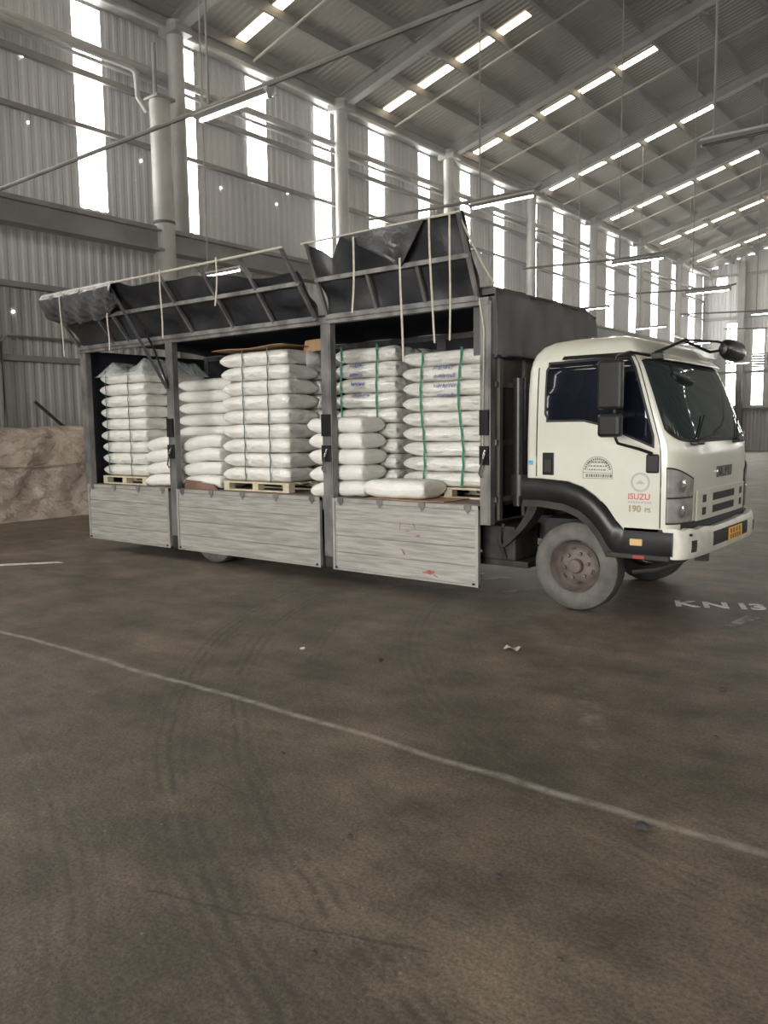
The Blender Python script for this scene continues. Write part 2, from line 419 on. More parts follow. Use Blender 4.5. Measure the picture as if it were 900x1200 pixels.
# opposite side wall (out of view) with the same strips
opp = MB(); po = lambda u, d, z: (XF + d, u, z)
corrugated(opp, YO, YE, 0, 6.6, po, .6); y = YO
OS = [(k * 3.0 - 25, k * 3.0 - 24.2, 6.6, 10.9) for k in range(24)]
for (a, b, z0, z1) in OS:
    corrugated(opp, y, a, 6.6, HT, po, .6); corrugated(opp, a, b, z1, HT, po, .6); y = b
corrugated(opp, y, YE, 6.6, HT, po, .6)
wo = structure(opp.build('wall_right', 'wall'))
for (a, b, z0, z1) in OS:
    MB().add([(XF + .01, a, z0), (XF + .01, b, z0), (XF + .01, b, z1), (XF + .01, a, z1)], [(0, 1, 2, 3)]).build('daylight_panel', 'strip', wo)

# front wall behind the camera, with a wide open doorway
DX0, DX1, DZ = -5.5, 9.5, 7.5
fw_ = MB(); pf_ = lambda u, d, z: (u, YO - d, z)
def frontcol(a, b, z0):
    n = max(1, int((b - a) / 1.5))
    for i in range(n):
        x0 = a + (b - a) * i / n; x1 = a + (b - a) * (i + 1) / n
        corrugated(fw_, x0, x1, z0, min(roofz(x0), roofz(x1)) + .1, pf_, .44)
frontcol(XW, DX0, 0); frontcol(DX0, DX1, DZ); frontcol(DX1, XF, 0)
structure(fw_.build('wall_front', 'wall_low'))
pd = bpy.data.lights.new('doorway_portal', 'AREA'); pd.shape = 'RECTANGLE'; pd.size = DX1 - DX0; pd.size_y = DZ; pd.cycles.is_portal = True
po_ = bpy.data.objects.new('doorway_portal', pd); COL.objects.link(po_); po_.location = ((DX0 + DX1) / 2, YO, DZ / 2); po_.rotation_euler = (R(90), 0, 0)

# roof
def roofmat():
    m = MT['roof']; N, L = m.node_tree.nodes, m.node_tree.links; b = N['Principled BSDF']
    tc = N.new('ShaderNodeTexCoord'); w = N.new('ShaderNodeTexWave'); w.bands_direction = 'Y'; w.inputs['Scale'].default_value = 1.6
    bp = N.new('ShaderNodeBump'); bp.inputs['Strength'].default_value = .5; bp.inputs['Distance'].default_value = .06
    L.new(tc.outputs['Object'], w.inputs['Vector']); L.new(w.outputs['Fac'], bp.inputs['Height']); L.new(bp.outputs[0], b.inputs['Normal'])
roofmat()
rf = MB()
rf.add([(XW - .3, YO, roofz(XW - .3)), (XR, YO, roofz(XR)), (XF + .3, YO, roofz(XF + .3)), (XW - .3, YE + .1, roofz(XW - .3)), (XR, YE + .1, roofz(XR)), (XF + .3, YE + .1, roofz(XF + .3))], [(0, 1, 4, 3), (1, 2, 5, 4)])
ceil = structure(rf.build('ceiling', 'roof'))
pme = MB(); pme.box(-.035, .035, 0, YE - YO - .1, -.24, 0); pme.box(-.035, .05, 0, YE - YO - .1, -.24, -.225); pm_ = pme.mesh('purlin'); pm_.materials.append(MT['purlin'])
k = 0
xs = [-12.9 + 1.35 * i for i in range(16)]
for x in xs + [16 - v for v in xs[:-1]]:
    o = link('purlin', pm_, None, ceil); o.location = Vector((x, YO, roofz(x) - .02))
SKY = [(-22.0, -6.3), (-16.0, -6.3), (-10.0, -6.3), (-4.0, -6.3), (2.1, -6.3), (7.95, -6.3), (13.9, -7.95), (19.1, -6.3), (25.0, -6.25), (31.4, -6.3), (38.2, -6.3), (44.5, -6.3)]
for (sy, xe) in SKY:
    MB().add([(x, y, roofz(x) - .012) for x in (-12.85, xe) for y in (sy - .16, sy + .16)], [(0, 1, 3, 2)]).build('roof_light_panel', 'sky', ceil)
    MB().add([(x, y, roofz(x) - .012) for x in (21.5, 28.8) for y in (sy - .16, sy + .16)], [(0, 1, 3, 2)]).build('roof_light_panel', 'sky', ceil)
COLS = [-23.7, -17.8, -11.9, -6.0, -.05, 5.92, 11.8, 17.45, 23.45, 29.45, 35.3, 41.3]
for cy in COLS:
    r = MB()
    for (x0, x1) in ((-12.9, XR), (28.9, XR)):
        z0, z1 = roofz(x0) - .24, roofz(x1) - .24
        d0, d1 = .34, .28
        sg = 1 if x1 > x0 else -1
        def web(w, ya, yb, zo0, zo1):
            r.add([(x0, ya, z0 - zo0), (x0, yb, z0 - zo0), (x1, ya, z1 - zo0), (x1, yb, z1 - zo0), (x0, ya, z0 - zo1 * d0), (x0, yb, z0 - zo1 * d0), (x1, ya, z1 - zo1 * d1), (x1, yb, z1 - zo1 * d1)], [(0, 1, 3, 2), (4, 6, 7, 5), (0, 2, 6, 4), (1, 5, 7, 3), (0, 4, 5, 1), (2, 3, 7, 6)])
        web(0, cy - .02, cy + .02, .0, 1.0)
        r.bar((x0, cy, z0), (x1, cy, z1), .26, .025, (0, 0, 1))
        r.bar((x0, cy, z0 - d0), (x1, cy, z1 - d1), .26, .025, (0, 0, 1))
    r.build('rafter', 'steel', ceil)
    MB().tube([(-12.6, cy + 2.2, roofz(-12.6) - .6), (XR, cy + 2.2, roofz(XR) - .6)], .03, 6).build('roof_pipe', 'steel', ceil, True)
    for bx in (-10.2, -7.4, -4.6, -1.8):
        MB().tube([(bx, cy + .02, roofz(bx) - .52), (bx, cy + 1.0, roofz(bx) - .26)], .022, 5).build('fly_brace', 'steel', ceil)

# columns: round steel pipes against the wall, crane columns, runway beam
for i, cy in enumerate(COLS):
    t = empty('steel_column', (XW + .5, cy, 0))
    MB().tube([(XW + .5, cy, 0), (XW + .5, cy, roofz(XW + .5) - .3)], .19, 16).build('shaft', 'steel_lt', t, True)
    MB().box(XW + .2, XW + .85, cy - .24, cy + .24, 10.85, 11.02).build('cap_plate', 'steel', t)
    MB().box(XW + .26, XW + .74, cy - .24, cy + .24, 0, .03).build('base_plate', 'steel', t)
    if cy == 5.92:
        tag(t, 'tall round steel column standing right beside the shorter crane column', 'column')
    else:
        k = i - COLS.index(5.92)
        tag(t, f'tall round steel column, {["first", "second", "third", "fourth", "fifth", "sixth", "seventh"][abs(k) - 1]} counted from the short crane column ' + ('towards the end wall' if k > 0 else 'towards the doorway'), 'column', 'round steel columns along the side wall')
t = empty('crane_column', (-12.55, 5.15, 0))
MB().tube([(-12.55, 5.15, 0), (-12.55, 5.15, 9.1)], .235, 18).build('shaft', 'steel_lt', t, True)
MB().box(-12.8, -12.3, 4.9, 5.4, 9.1, 9.16).build('cap_plate', 'steel', t)
MB().tube([(-12.55, 5.15, 6.4), (-12.55, 5.15, 6.46)], .25, 18).build('collar', 'dark', t, True)
MB().tube([(-12.7, 5.15, 9.12), (-12.7, 5.15, 10.4)], .05, 8).build('stub_pipe', 'steel', t, True)
tag(t, 'shorter thick round steel column with a collar beside a taller column', 'column')
dp = MB(); dp.tube([(-12.62, YO + .1, 9.62), (-12.62, 4.45, 9.62), (-12.62, 4.56, 9.58), (-12.62, 4.60, 9.48), (-12.62, 4.62, 9.05), (-12.60, 4.68, 8.97), (-12.60, 4.83, 8.80)], .06, 8)
tag(dp.build('drain_pipe', 'steel_lt', None, True), 'long pale pipe along the wall that bends down to the shorter crane column', 'pipe')
b = MB()
b.box(-12.72, -12.4, YO, YE - .2, 6.2, 6.24); b.box(-12.6, -12.52, YO, YE - .2, 5.82, 6.2); b.box(-12.75, -12.37, YO, YE - .2, 5.76, 5.82)
b.box(-12.59, -12.53, YO, YE - .2, 6.24, 6.33)
structure(b.build('trim_runway_beam', 'steel'))
NTH_ = ['first', 'second', 'third']
for i, x in enumerate((-10.93, -5.0, 1.0)):
    c = MB(); c.box(x - .2, x + .2, YE - .55, YE - .5, 0, roofz(x) - .4); c.box(x - .2, x + .2, YE - .22, YE - .17, 0, roofz(x) - .4); c.box(x - .03, x + .03, YE - .5, YE - .22, 0, roofz(x) - .4)
    tag(c.build('end_wall_column', 'steel'), f'steel I-section column on the end wall, {NTH_[i]} counted from the strip-lit side wall', 'column', 'columns of the end wall')

NTH = ['first', 'second', 'third', 'fourth', 'fifth', 'sixth', 'seventh']
# fluorescent lamps on their conduits
def lamp(x, y, z, lit, label, cond=None, group=None):
    t = empty('tube_lamp', (x, y, z))
    h = MB(); h.box(x - .62, x + .62, y - .055, y + .055, z + .03, z + .085); h.bar((x - .62, y - .09, z + .02), (x + .62, y - .09, z + .02), .07, .012, (0, .5, 1)); h.bar((x - .62, y + .09, z + .02), (x + .62, y + .09, z + .02), .07, .012, (0, -.5, 1))
    h.build('housing', 'steel_lt', t)
    MB().tube([(x - .6, y, z), (x + .6, y, z)], .02 if lit else .016, 8).build('tube', 'tube' if lit else 'chrome', t, True)
    for s in (-1, 1): MB().box(x + s * .605 - .012, x + s * .605 + .012, y - .03, y + .03, z - .03, z + .03).build('end_cap', 'steel_lt', t)
    MB().tube([(x - .45, y, z + .085), (x - .45, y, roofz(x - .45) - .01)], .016, 6).build('hanger_rod', 'steel', t)
    if cond: MB().tube([(cond[0], y + .35, z + .3), (x - .62, y, z + .12), (x + .62, y, z + .12), (cond[1], y - .15, z + .12)], .03, 6).build('conduit', 'steel', t, True)
    return tag(t, label, 'lamp', group)
lamp(-4.4, 0.0, 5.5, True, 'lit fluorescent tube lamp on the long conduit above the truck', (-12.8, 3.0))
G = 'lit tube lamps hanging in a row over the hall'
for k, (x, y) in enumerate(((-4.0, 5.65), (-4.12, 12.15), (-4.22, 17.85), (-3.95, 24.0), (-4.1, 30.2))):
    lamp(x, y, 5.5, True, f'lit tube lamp, {NTH[k]} counted from the truck in the row beyond it', (x - 3.2, x + .8), G)
G2 = 'lit tube lamps hanging near the strip-lit wall'
for k, (x, y, z) in enumerate(((-10.35, 4.9, 5.0), (-8.2, 18.75, 5.5), (-8.6, 25.3, 5.5), (-9.2, 33.0, 5.5), (-9.4, 40.8, 5.0))):
    lamp(x, y, z, True, f'lit tube lamp near the side wall, {NTH[k]} counted from the beige mound', None, G2)
lamp(.1, 5.0, 5.5, False, 'unlit grey tube lamp hanging on a rod below the roof')

# tarpaulin mound by the wall
random.seed(3)
def moundf(u, v):
    y = -5.5 + 9.3 * u
    prof = [(-11.95, 0), (-12.05, .35), (-12.12, .8), (-12.15, 1.3), (-12.2, 1.68), (-12.3, 1.78), (-12.48, 1.82), (-12.66, 1.8)]
    k = v * (len(prof) - 1); i = min(int(k), len(prof) - 2); w = k - i
    x = prof[i][0] * (1 - w) + prof[i + 1][0] * w; z = prof[i][1] * (1 - w) + prof[i + 1][1] * w
    a = math.sin(y * 2.1 + z * 3.3) * .03 + math.sin(y * 5.3 - z * 4.1) * .03 + math.sin(y * 9.7 + z * 7) * .014 + abs(math.sin(y * 3.1 - z * 2.2)) ** 6 * .035
    return (x + a * min(1, 3 * v + .3), y, max(0, z + (math.sin(y * 3.3) * .02 if z > 1.5 else 0)))
m_ = MB(); m_.grid(moundf, 140, 40); n0 = len(m_.v)
for yy, u in ((-5.5, 0), (3.8, 1)):
    pts = [moundf(u, j / 39) for j in range(40)] + [(-12.66, yy, 0)]; m_.add(pts, [tuple(range(41)) if u else tuple(range(41))[::-1]])
t = m_.build('tarpaulin_mound', 'pile', None, 60)
tag(t, 'long low mound covered with creased beige tarpaulin against the wall', 'tarpaulin')
s_ = MB(); s_.grid(lambda u, v: (-12.0 + .02 * math.sin(u * 40) - .15 * v, -5.4 + 9.1 * u, 1.05 + .03 * math.sin(u * 23) + v * .03), 120, 2); s_.build('seam', 'pile', t)

# floor markings and litter (thin paint on the floor)
fl = bpy.data.objects['floor']
def floor_poly(name, pts, material): return MB().add([(x, y, .004) for x, y in pts], [tuple(range(len(pts)))]).build(name, material, fl)
tx, ux, uy = (0.68, .73), Vector((.93, .37, 0)), Vector((-.37, .93, 0))
for i, ch in enumerate('KN13'):
    me = text_mesh(ch, .34, .010, .0015, .92); me.materials.append(MT['paint'])
    o = link('painted_letter', me, None, fl); off = (0, .25, .53, .66)[i]
    o.location = Vector((tx[0] + .93 * off, tx[1] + .37 * off, .004)); o.rotation_euler = (0, 0, R(21.7))
floor_poly('painted_mark', [(1.27, .22), (1.36, .2), (1.45, .66), (1.33, .68)], 'paintdk')
floor_poly('painted_mark', [(-.98, .38), (-.86, .40), (-.74, .72), (-.86, .70)], 'paintdk')
floor_poly('painted_mark', [(-1.56, .86), (-1.42, .84), (-1.25, 1.12), (-1.4, 1.12)], 'paint')
floor_poly('painted_mark', [(-1.9, .98), (-1.78, .96), (-1.66, 1.2), (-1.8, 1.2)], 'paint')
floor_poly('painted_mark', [(-7.4, -1.95), (-7.2, -1.98), (-6.6, -1.2), (-6.75, -1.2)], 'paint')
def rock(name, x, y, s, material, label, cat, group=None):
    rnd = random.Random(int(x * 977 + y * 131)); q = MB()
    def fn(u, v):
        a, p = 2 * math.pi * u, math.pi * v; rr = s * (1 + .25 * math.sin(3 * a + x) * math.sin(p))
        return (x + rr * 1.3 * math.cos(a) * math.sin(p), y + rr * math.sin(a) * math.sin(p), s * .62 - s * .62 * math.cos(p))
    q.grid(fn, 10, 6, closeu=True); return tag(q.build(name, material, None, 30), label, cat, group)
rock('stone', 2.0, -3.62, .028, 'stone', 'dark broken stone lying on the worn white line', 'stone')
for (x, y, s) in ((.95, -1.9, .014), (1.75, -1.55, .018), (-.45, -2.3, .015), (1.05, -4.4, .010), (1.7, -4.3, .011), (.4, -2.2, .012), (1.95, -2.4, .014), (.2, -3.95, .010), (2.1, -4.6, .008), (1.45, -5.05, .008)):
    rock('pebble', x, y, s, 'stone', 'small dark pebble on the open floor before the truck', 'pebble', 'pebbles on the floor')
pp = MB(); pp.grid(lambda u, v: (.13 + .12 * u, -1.52 + .07 * v, .006 + .022 * math.sin(3 * u + 2 * v) ** 2), 6, 4); tag(pp.build('paper_scrap', 'paper'), 'small pale paper scrap lying on the floor before the front wheel', 'paper')
wl_ = MB(); wl_.tube([(-1.15, -2.42, .006), (-1.12, -2.4, .012)], .010, 6); tag(wl_.build('bottle_cap', 'paper'), 'tiny pale plastic bit lying among the tyre tracks', 'litter')

# ================================================================== THE TRUCK
YC = 1.0
truck = empty('cargo_truck', (-3.2, YC, 0))
tag(truck, 'white cab cargo truck with raised black tarpaulin sides and lowered aluminium gates', 'truck')

TAB = [  # z, Xrear, Xs (side ends), Xfront centre, half width
    (.80, .44, .80, 1.00, 1.09), (1.035, .44, .80, 1.005, 1.09), (1.04, -.46, .80, 1.005, 1.09), (1.25, -.46, .80, 1.01, 1.09), (1.52, -.46, .79, 1.0, 1.09), (1.60, -.46, .77, .97, 1.088), (2.00, -.46, .65, .80, 1.07), (2.20, -.455, .585, .70, 1.05),
    (2.28, -.44, .54, .65, 1.035), (2.35, -.42, .49, .60, 1.005), (2.42, -.37, .44, .55, .95), (2.465, -.30, .36, .47, .86), (2.50, -.18, .24, .34, .68)]
def cpar(z): return [lerp(z, TAB, k) for k in (1, 2, 3, 4)]
NEXP = 3.4
def front(s, z, off=0.0):
    # s in -1..1 over the front, near corner to far corner
    xr, xs, xf, hw = cpar(z); a = math.pi / 2 * abs(s); e = 2 / NEXP
    x = xs + (xf - xs + off) * math.cos(a) ** e if abs(s) < 1 else xs
    return (x, YC + math.copysign((hw + off) * math.sin(a) ** e, s), z)
def sidey(z, off=0.0): return YC - cpar(z)[3] - off
def ring(z):
    xr, xs, xf, hw = cpar(z); pts = []
    for k in range(5): pts.append((xr, YC - (hw - .07) * k / 5, z))
    for k in range(6):
        a = math.pi / 2 * k / 5; pts.append((xr + .07 - .07 * math.cos(a), YC - hw + .07 - .07 * math.sin(a), z))
    for k in range(1, 5): pts.append((xr + .07 + (xs - xr - .07) * k / 5, YC - hw, z))
    half = [front(-1 + k / 14, z) for k in range(15)]
    pts += half
    mir = [(p[0], 2 * YC - p[1], z) for p in pts[1:-1]][::-1]
    return pts + mir
zs = [.80, .95, 1.035, 1.04, 1.25, 1.4, 1.52, 1.60, 1.8, 2.0, 2.1, 2.2, 2.28, 2.35, 2.42, 2.465, 2.50]
rings = [ring(z) for z in zs]; n = len(rings[0]); c = MB()
c.add([p for g in rings for p in g], [(j * n + i, j * n + (i + 1) % n, (j + 1) * n + (i + 1) % n, (j + 1) * n + i) for j in range(len(zs) - 1) for i in range(n)] + [tuple((len(zs) - 1) * n + i for i in range(n))])
cab = c.build('cab_shell', 'cab', truck, 50)
cab['label'] = 'cream white cab body'
def patch(name, fn, material, parent, nu=16, nv=10, off=(0, -.006, 0), smooth=50):
    # closed thin panel on the near side of the cab: fn(u,v) -> (X, Z)
    g = MB(); g.slab(lambda u, v: (lambda p: (p[0], sidey(p[1]), p[1]))(fn(u, v)), nu, nv, off)
    return g.build(name, material, parent, smooth)
def clampx(x, z): return min(x, cpar(z)[1] + .012)
ARCH = [(-.47, 1.225), (-.3, 1.225), (-.02, 1.205), (.12, 1.16), (.24, 1.085), (.35, .98), (.43, .87), (.50, .80), (.80, .80)]
def archz(x):
    return lerp(x, ARCH, 1)
def door_fn(u, v):
    x = -.33 + 1.14 * u; zb = max(.825, archz(x) + .012); zt = 2.30 if x > -.2 else 2.30 - .05 * ((-.2 - x) / .13) ** 2
    z = zb + (zt - zb) * v; return (clampx(x, z) if z > 1.3 else x, z)
door = patch('door', door_fn, 'cab', truck, 40, 20, (0, -.008, 0))
# thin dark seam round the door
zz = [.83 + 1.47 * k / 16 for k in range(17)]
sm = MB(); sm.tube([(clampx(.822, z), sidey(z, .003), z) for z in zz], .006, 5); sm.build('door_seam', 'rubber', door)
sm = MB(); sm.tube([(-.338, sidey(z, .003), z) for z in [1.24 + .99 * k / 10 for k in range(11)]], .006, 5)
sm.build('door_seam', 'rubber', door)
def win_fn(o):
    def fn(u, v):
        x0, x1 = -.245 - o, .735 + o
        x = x0 + (x1 - x0) * u
        zb = 1.755 if x < .12 else (1.755 - .05 * ((x - .12) / .2) ** 1.0 if x < .32 else 1.705 - (x - .32) * .42); zb -= o
        zt = 2.255 + o + .02 * min(1, max(0, x + .2))
        z = zb + (zt - zb) * v; xm = cpar(z)[1] - .035 + o
        e = .05
        xx = min(x, xm) if u > .5 else x
        if u < .06 and (v < .08 or v > .92): xx += .02
        return (xx, z)
    return fn
patch('window_gasket', win_fn(.02), 'rubber', door, 30, 16, (0, -.012, 0))
wp = patch('window_pane', win_fn(0), 'tint', door, 30, 16, (0, -.016, 0)); wp['label'] = 'dark tinted side window'
vs_ = MB(); vs_.slab(lambda u, v: (-.1 + .66 * u, sidey(2.29 + .035 * v, .012 + .03 * (1 - v)), 2.285 + .035 * v), 12, 3, (0, -.01, 0)); vs_.build('rain_visor', 'black', door)
vd = MB(); vd.box(.42, .435, sidey(2, .018), sidey(2, .006), 1.68, 2.27); vd.build('window_divider', 'rubber', door)
# door handle
hb = MB(); hb.box(-.275, -.16, sidey(1.35, .014), sidey(1.35), 1.255, 1.46); h_ = hb.build('door_handle', 'black', door, bevel=.02)
MB().box(-.255, -.18, sidey(1.35, .026), sidey(1.35, .014), 1.28, 1.40).build('handle_grip', 'dark', door, bevel=.01)
# windscreen
def ws_fn(o):
    def fn(u, v):
        s = -.86 - o * .4 + (1.72 + o * .8) * u
        zb = 1.575 - o + .115 * abs(2 * u - 1) ** 5; zt = 2.235 + o - .02 * abs(2 * u - 1) ** 4
        return front(s, zb + (zt - zb) * v, .004 if o else .010)
    return fn
g = MB(); g.grid(ws_fn(.03), 40, 14); g.build('windscreen_gasket', 'rubber', truck, True)
g = MB(); g.grid(ws_fn(0), 40, 14); w_ = g.build('windscreen', 'ws', truck, True); w_['label'] = 'dark reflective windscreen'
# wipers
for (s0, s1) in ((-.34, -.02), (.12, .5)):
    p0 = Vector(front(s0, 1.55, .03)); p1 = Vector(front(s1, 1.62, .03)); p2 = Vector(front((s0 + s1) / 2 + .1, 1.78, .03))
    w_ = MB(); w_.tube([p0, (p0 + p1) / 2, p1], .012, 6); w_.tube([p0, p2], .007, 6); w_.build('wiper', 'black', truck)
    MB().box(p0.x - .03, p0.x + .04, p0.y - .09, p0.y + .09, 1.525, 1.56).build('wiper_base', 'black', truck, bevel=.01)
# roof lip above the windscreen
g = MB(); g.slab(lambda u, v: front(-.8 + 1.6 * u, 2.26 + .05 * v, .02 + .035 * (1 - v)), 30, 4, (.0, 0, .012)); g.build('sun_visor', 'cab', truck, True)
# bracing rods on the roof front and far mirror
rd = MB(); rd.tube([(.72, -.02, 2.30), (.86, .30, 2.42), (.62, .75, 2.50)], .014, 6); rd.tube([(.62, .75, 2.5), (.86, 1.0, 2.36), (.95, 1.45, 2.42)], .014, 6); rd.tube([(.86, .30, 2.42), (.9, 1.1, 2.46), (.93, 1.6, 2.44)], .012, 6)
rd.build('mirror_rod', 'black', truck, True)
fm = MB(); fm.grid(lambda u, v: (.93 + .075 * math.cos(2 * math.pi * u) * math.sin(math.pi * v) ** .5, 1.48 - .33 * math.cos(math.pi * v), 2.40 + .105 * math.sin(2 * math.pi * u) * math.sin(math.pi * v) ** .5), 20, 14, closeu=True)
fm.build('far_mirror', 'black', truck, True)
# near mirrors on their arm
MY = -.36
mr = MB(); mr.box(.37, .585, MY - .05, MY + .03, 1.83, 2.235); m1 = mr.build('wing_mirror', 'black', truck, bevel=.025)
m2_ = MB().box(.38, .58, MY - .06, MY + .04, 1.60, 1.80).build('wing_mirror', 'black', truck, bevel=.03)
ar = MB(); ar.tube([(.68, sidey(2.27, .01), 2.28), (.62, MY + .02, 2.29), (.52, MY + .03, 2.27), (.50, MY + .03, 2.2)], .014, 6); ar.tube([(.50, MY + .03, 2.25), (.50, MY + .03, 1.62), (.53, MY + .03, 1.55), (.66, -.2, 1.50), (.74, sidey(1.45, .02), 1.46)], .014, 6)
ar.build('mirror_arm', 'black', truck, True)
MB().box(.69, .80, sidey(1.36, .03), sidey(1.36), 1.295, 1.455).build('mirror_bracket', 'black', truck, bevel=.015)
for s in (1,):
    MB().box(.70, .80, sidey(2.27, .035), sidey(2.27, -.02), 2.24, 2.30).build('mirror_hinge', 'black', truck, bevel=.01)
# headlamps
def fpatch(name, s0, s1, z0, z1, off, material, parent, thick=.012, nu=10, nv=8, shape=None):
    g = MB()
    def fn(u, v):
        s = s0 + (s1 - s0) * u; z = z0 + (z1 - z0) * v
        if shape: z = z0 + (shape(u) - z0) * v
        return front(s, z, off)
    g.slab(fn, nu, nv, (-thick, 0, 0)); return g.build(name, material, parent, True)
for sg in (-1, 1):
    a, b_ = (-.90, -.40) if sg < 0 else (.90, .40)
    bz = fpatch('headlamp', a, b_, .865, 1.345, .012, 'rubber', truck, shape=lambda u: 1.345 - .10 * u ** 2)
    fpatch('upper_lens', a + .012 * -sg * 1, b_ + .015 * sg, 1.095, 1.33, .024, 'lens', bz, shape=lambda u: 1.33 - .10 * u ** 2)
    fpatch('lower_lens', a + .012 * -sg, b_ + .015 * sg, .88, 1.08, .024, 'lens', bz)
    for zc in ((1.19, .97) if sg < 0 else ()):
        p = Vector(front((a + b_) / 2 + .04 * sg * -1, zc, .03)); q = MB()
        q.grid(lambda u, v: (p.x + .004 + .012 * math.sin(math.pi * v / 2 + math.pi / 2), p.y + .055 * math.cos(2 * math.pi * u) * v, p.z + .055 * math.sin(2 * math.pi * u) * v), 16, 4, closeu=True); q.build('reflector_bowl', 'lensinner', bz, True)
# grille with slots
gr = fpatch('grille', -.33, .33, .87, 1.13, .018, 'cab', truck, nu=30)
for zc in (1.055, .945):
    for (s0, s1) in ((-.235, -.185), (-.085, .075), (.185, .235)):
        fpatch('grille_slot', s0, s1, zc - .033, zc + .033, .024, 'rubber', gr, .004)
for k in range(2): fpatch('grille_bar', -.083, .073, (.945, 1.055)[k] - .003, (.945, 1.055)[k] + .006, .027, 'dark', gr, .004)
fpatch('front_recess', -.6, .6, .80, .872, .008, 'rubber', truck)
# emblem
em = text_mesh('ISUZU', .135, .003, .008, 1.2); em.materials.append(MT['chrome'])
o = link('emblem', em, None, truck); o.rotation_euler = (R(90), 0, R(90)); o.location = Vector((1.018, .78, 1.225)) - wloc(truck); o['label'] = 'chrome raised brand lettering'
# bumper
def bump_fn(u, v):
    s = -1 + 2 * u; z = .575 + .25 * v
    xr, xs, xf, hw = cpar(.85); a = math.pi / 2 * abs(s); e = 2 / 4.2
    x = .885 + (1.065 - .885) * math.cos(a) ** e if abs(s) < 1 else .885
    y = YC + math.copysign((1.10) * math.sin(a) ** e, s)
    x += .02 * math.sin(math.pi * v) ** .5
    if v > .8: z += .008 * math.sin(u * 37) - .02 * max(0, 1 - abs(s) * 2)
    return (x, y, z)
bu = MB(); bu.slab(bump_fn, 49, 9, (-.05, 0, 0)); bm = bu.build('bumper', 'cabdirty', truck, True)
def bpatch(name, s0, s1, v0, v1, d, material, parent):
    g = MB(); g.slab(lambda u, v: tuple(Vector(bump_fn((s0 + (s1 - s0) * u + 1) / 2, v0 + (v1 - v0) * v)) + Vector((d, -d * .4, 0))), 10, 4, (-.006, 0, 0)); return g.build(name, material, parent)
bpatch('lamp_recess', -.58, -.46, .22, .62, .007, 'dark', bm)
bpatch('lamp_recess', .46, .58, .22, .62, .007, 'dark', bm)
bpatch('lower_intake', -.12, .18, .24, .74, .007, 'rubber', bm)
MB().box(1.093, 1.100, .92, 1.36, .63, .75).build('number_plate', 'plate', bm, bevel=.004)
np_ = bpy.data.objects['number_plate']
for r_, (z0, z1) in enumerate(((.695, .738), (.642, .685))):
    for k in range(4 if r_ == 0 else 5):
        y0 = .96 + k * (.095 if r_ == 0 else .075)
        MB().box(1.100, 1.102, y0, y0 + .045, z0, z1).build('plate_character', 'platech', bm)
MB().tube([(1.0, .0, .78), (1.055, .0, .78)], .012, 8).build('bumper_bolt', 'dark', bm)
# tow hook and hose beneath the bumper
MB().tube([(.55, .0, .42), (.72, .1, .44), (.88, .25, .50), (.96, .35, .57)], .018, 6).build('front_hose', 'dark', truck, True)
MB().box(.95, 1.05, .42, .50, .50, .58).build('tow_hook', 'dark', truck)
# lower black side panel, step, fender
OUT = ARCH[:-1] + [(.56, .80), (.93, .80)]
INN = [(-.47, 1.02), (-.3, 1.025), (-.05, 1.0), (.10, .945), (.20, .87), (.29, .77), (.36, .66), (.42, .60), (.56, .60), (.93, .60)]
def poly_at(P, t):
    k = t * (len(P) - 1); i = min(int(k), len(P) - 2); w = k - i; return (P[i][0] * (1 - w) + P[i + 1][0] * w, P[i][1] * (1 - w) + P[i + 1][1] * w)
fe = MB()
fe.slab(lambda u, v: (lambda a, b: (a[0] + (b[0] - a[0]) * v, -.09 - (.062 if u < .7 else .062 - .02 * min(1, (u - .7) / .1)) * min(1, max(0, math.sin(math.pi * (.04 + .92 * v))) ** (.4 if u < .6 else .4 - .25 * min(1, (u - .6) / .15))), a[1] + (b[1] - a[1]) * v))(poly_at(OUT, u), poly_at(INN, u)), 50, 9, (0, .05, 0))
fe.build('fender', 'black', truck, True)
INL = [(p[0] - .0, p[1] + .01) for p in INN[:8]]; INL2 = [(-.49, .955), (-.3, .96), (-.06, .935), (.07, .885), (.165, .815), (.245, .725), (.31, .62), (.35, .545)]
fl2 = MB(); fl2.slab(lambda u, v: (lambda a, b: (a[0] + (b[0] - a[0]) * v, -.10, a[1] + (b[1] - a[1]) * v))(poly_at(INL, u), poly_at(INL2, u)), 40, 3, (0, .22, 0)); fl2.build('wheel_arch_lip', 'dark', truck, True)
MB().box(.36, .91, -.13, .3, .555, .60).build('step', 'dark', truck, bevel=.01)
MB().box(.60, .70, -.136, -.12, .565, .59).build('step_reflector', 'redref', truck)
MB().box(.575, .685, -.150, -.11, .675, .735).build('side_marker', 'amber', truck, bevel=.008)
MB().box(.50, .92, -.09, 2.09, .60, .82).build('front_valance', 'rubber', truck)
MB().box(-.42, .90, .25, 1.75, .62, .82).build('cab_floor_pan', 'rubber', truck)
for yy in (.0, 1.9):
    MB().box(-.45, .5, yy, yy + .1, .98, 1.05).build('arch_liner', 'rubber', truck)
mf = MB(); mf.slab(lambda u, v: (-.46 - .30 * u ** 1.5 + .1 * v * (1 - u * .5), -.03, .96 - .42 * u), 10, 3, (0, .2, 0)); mf.build('mud_guard', 'dark', truck, True)
# far door patch and rear cab wall details
MB().box(-.50, -.455, .1, 1.9, .85, 2.1).build('cab_rear_panel', 'black', truck)
MB().tube([(-.56, -.02, .95), (-.56, -.02, 2.15)], .055, 10).build('intake_pipe', 'black', truck, True)
MB().tube([(-.55, .0, 1.25), (-.55, .0, 1.05)], .10, 12).build('air_cleaner', 'black', truck, True)

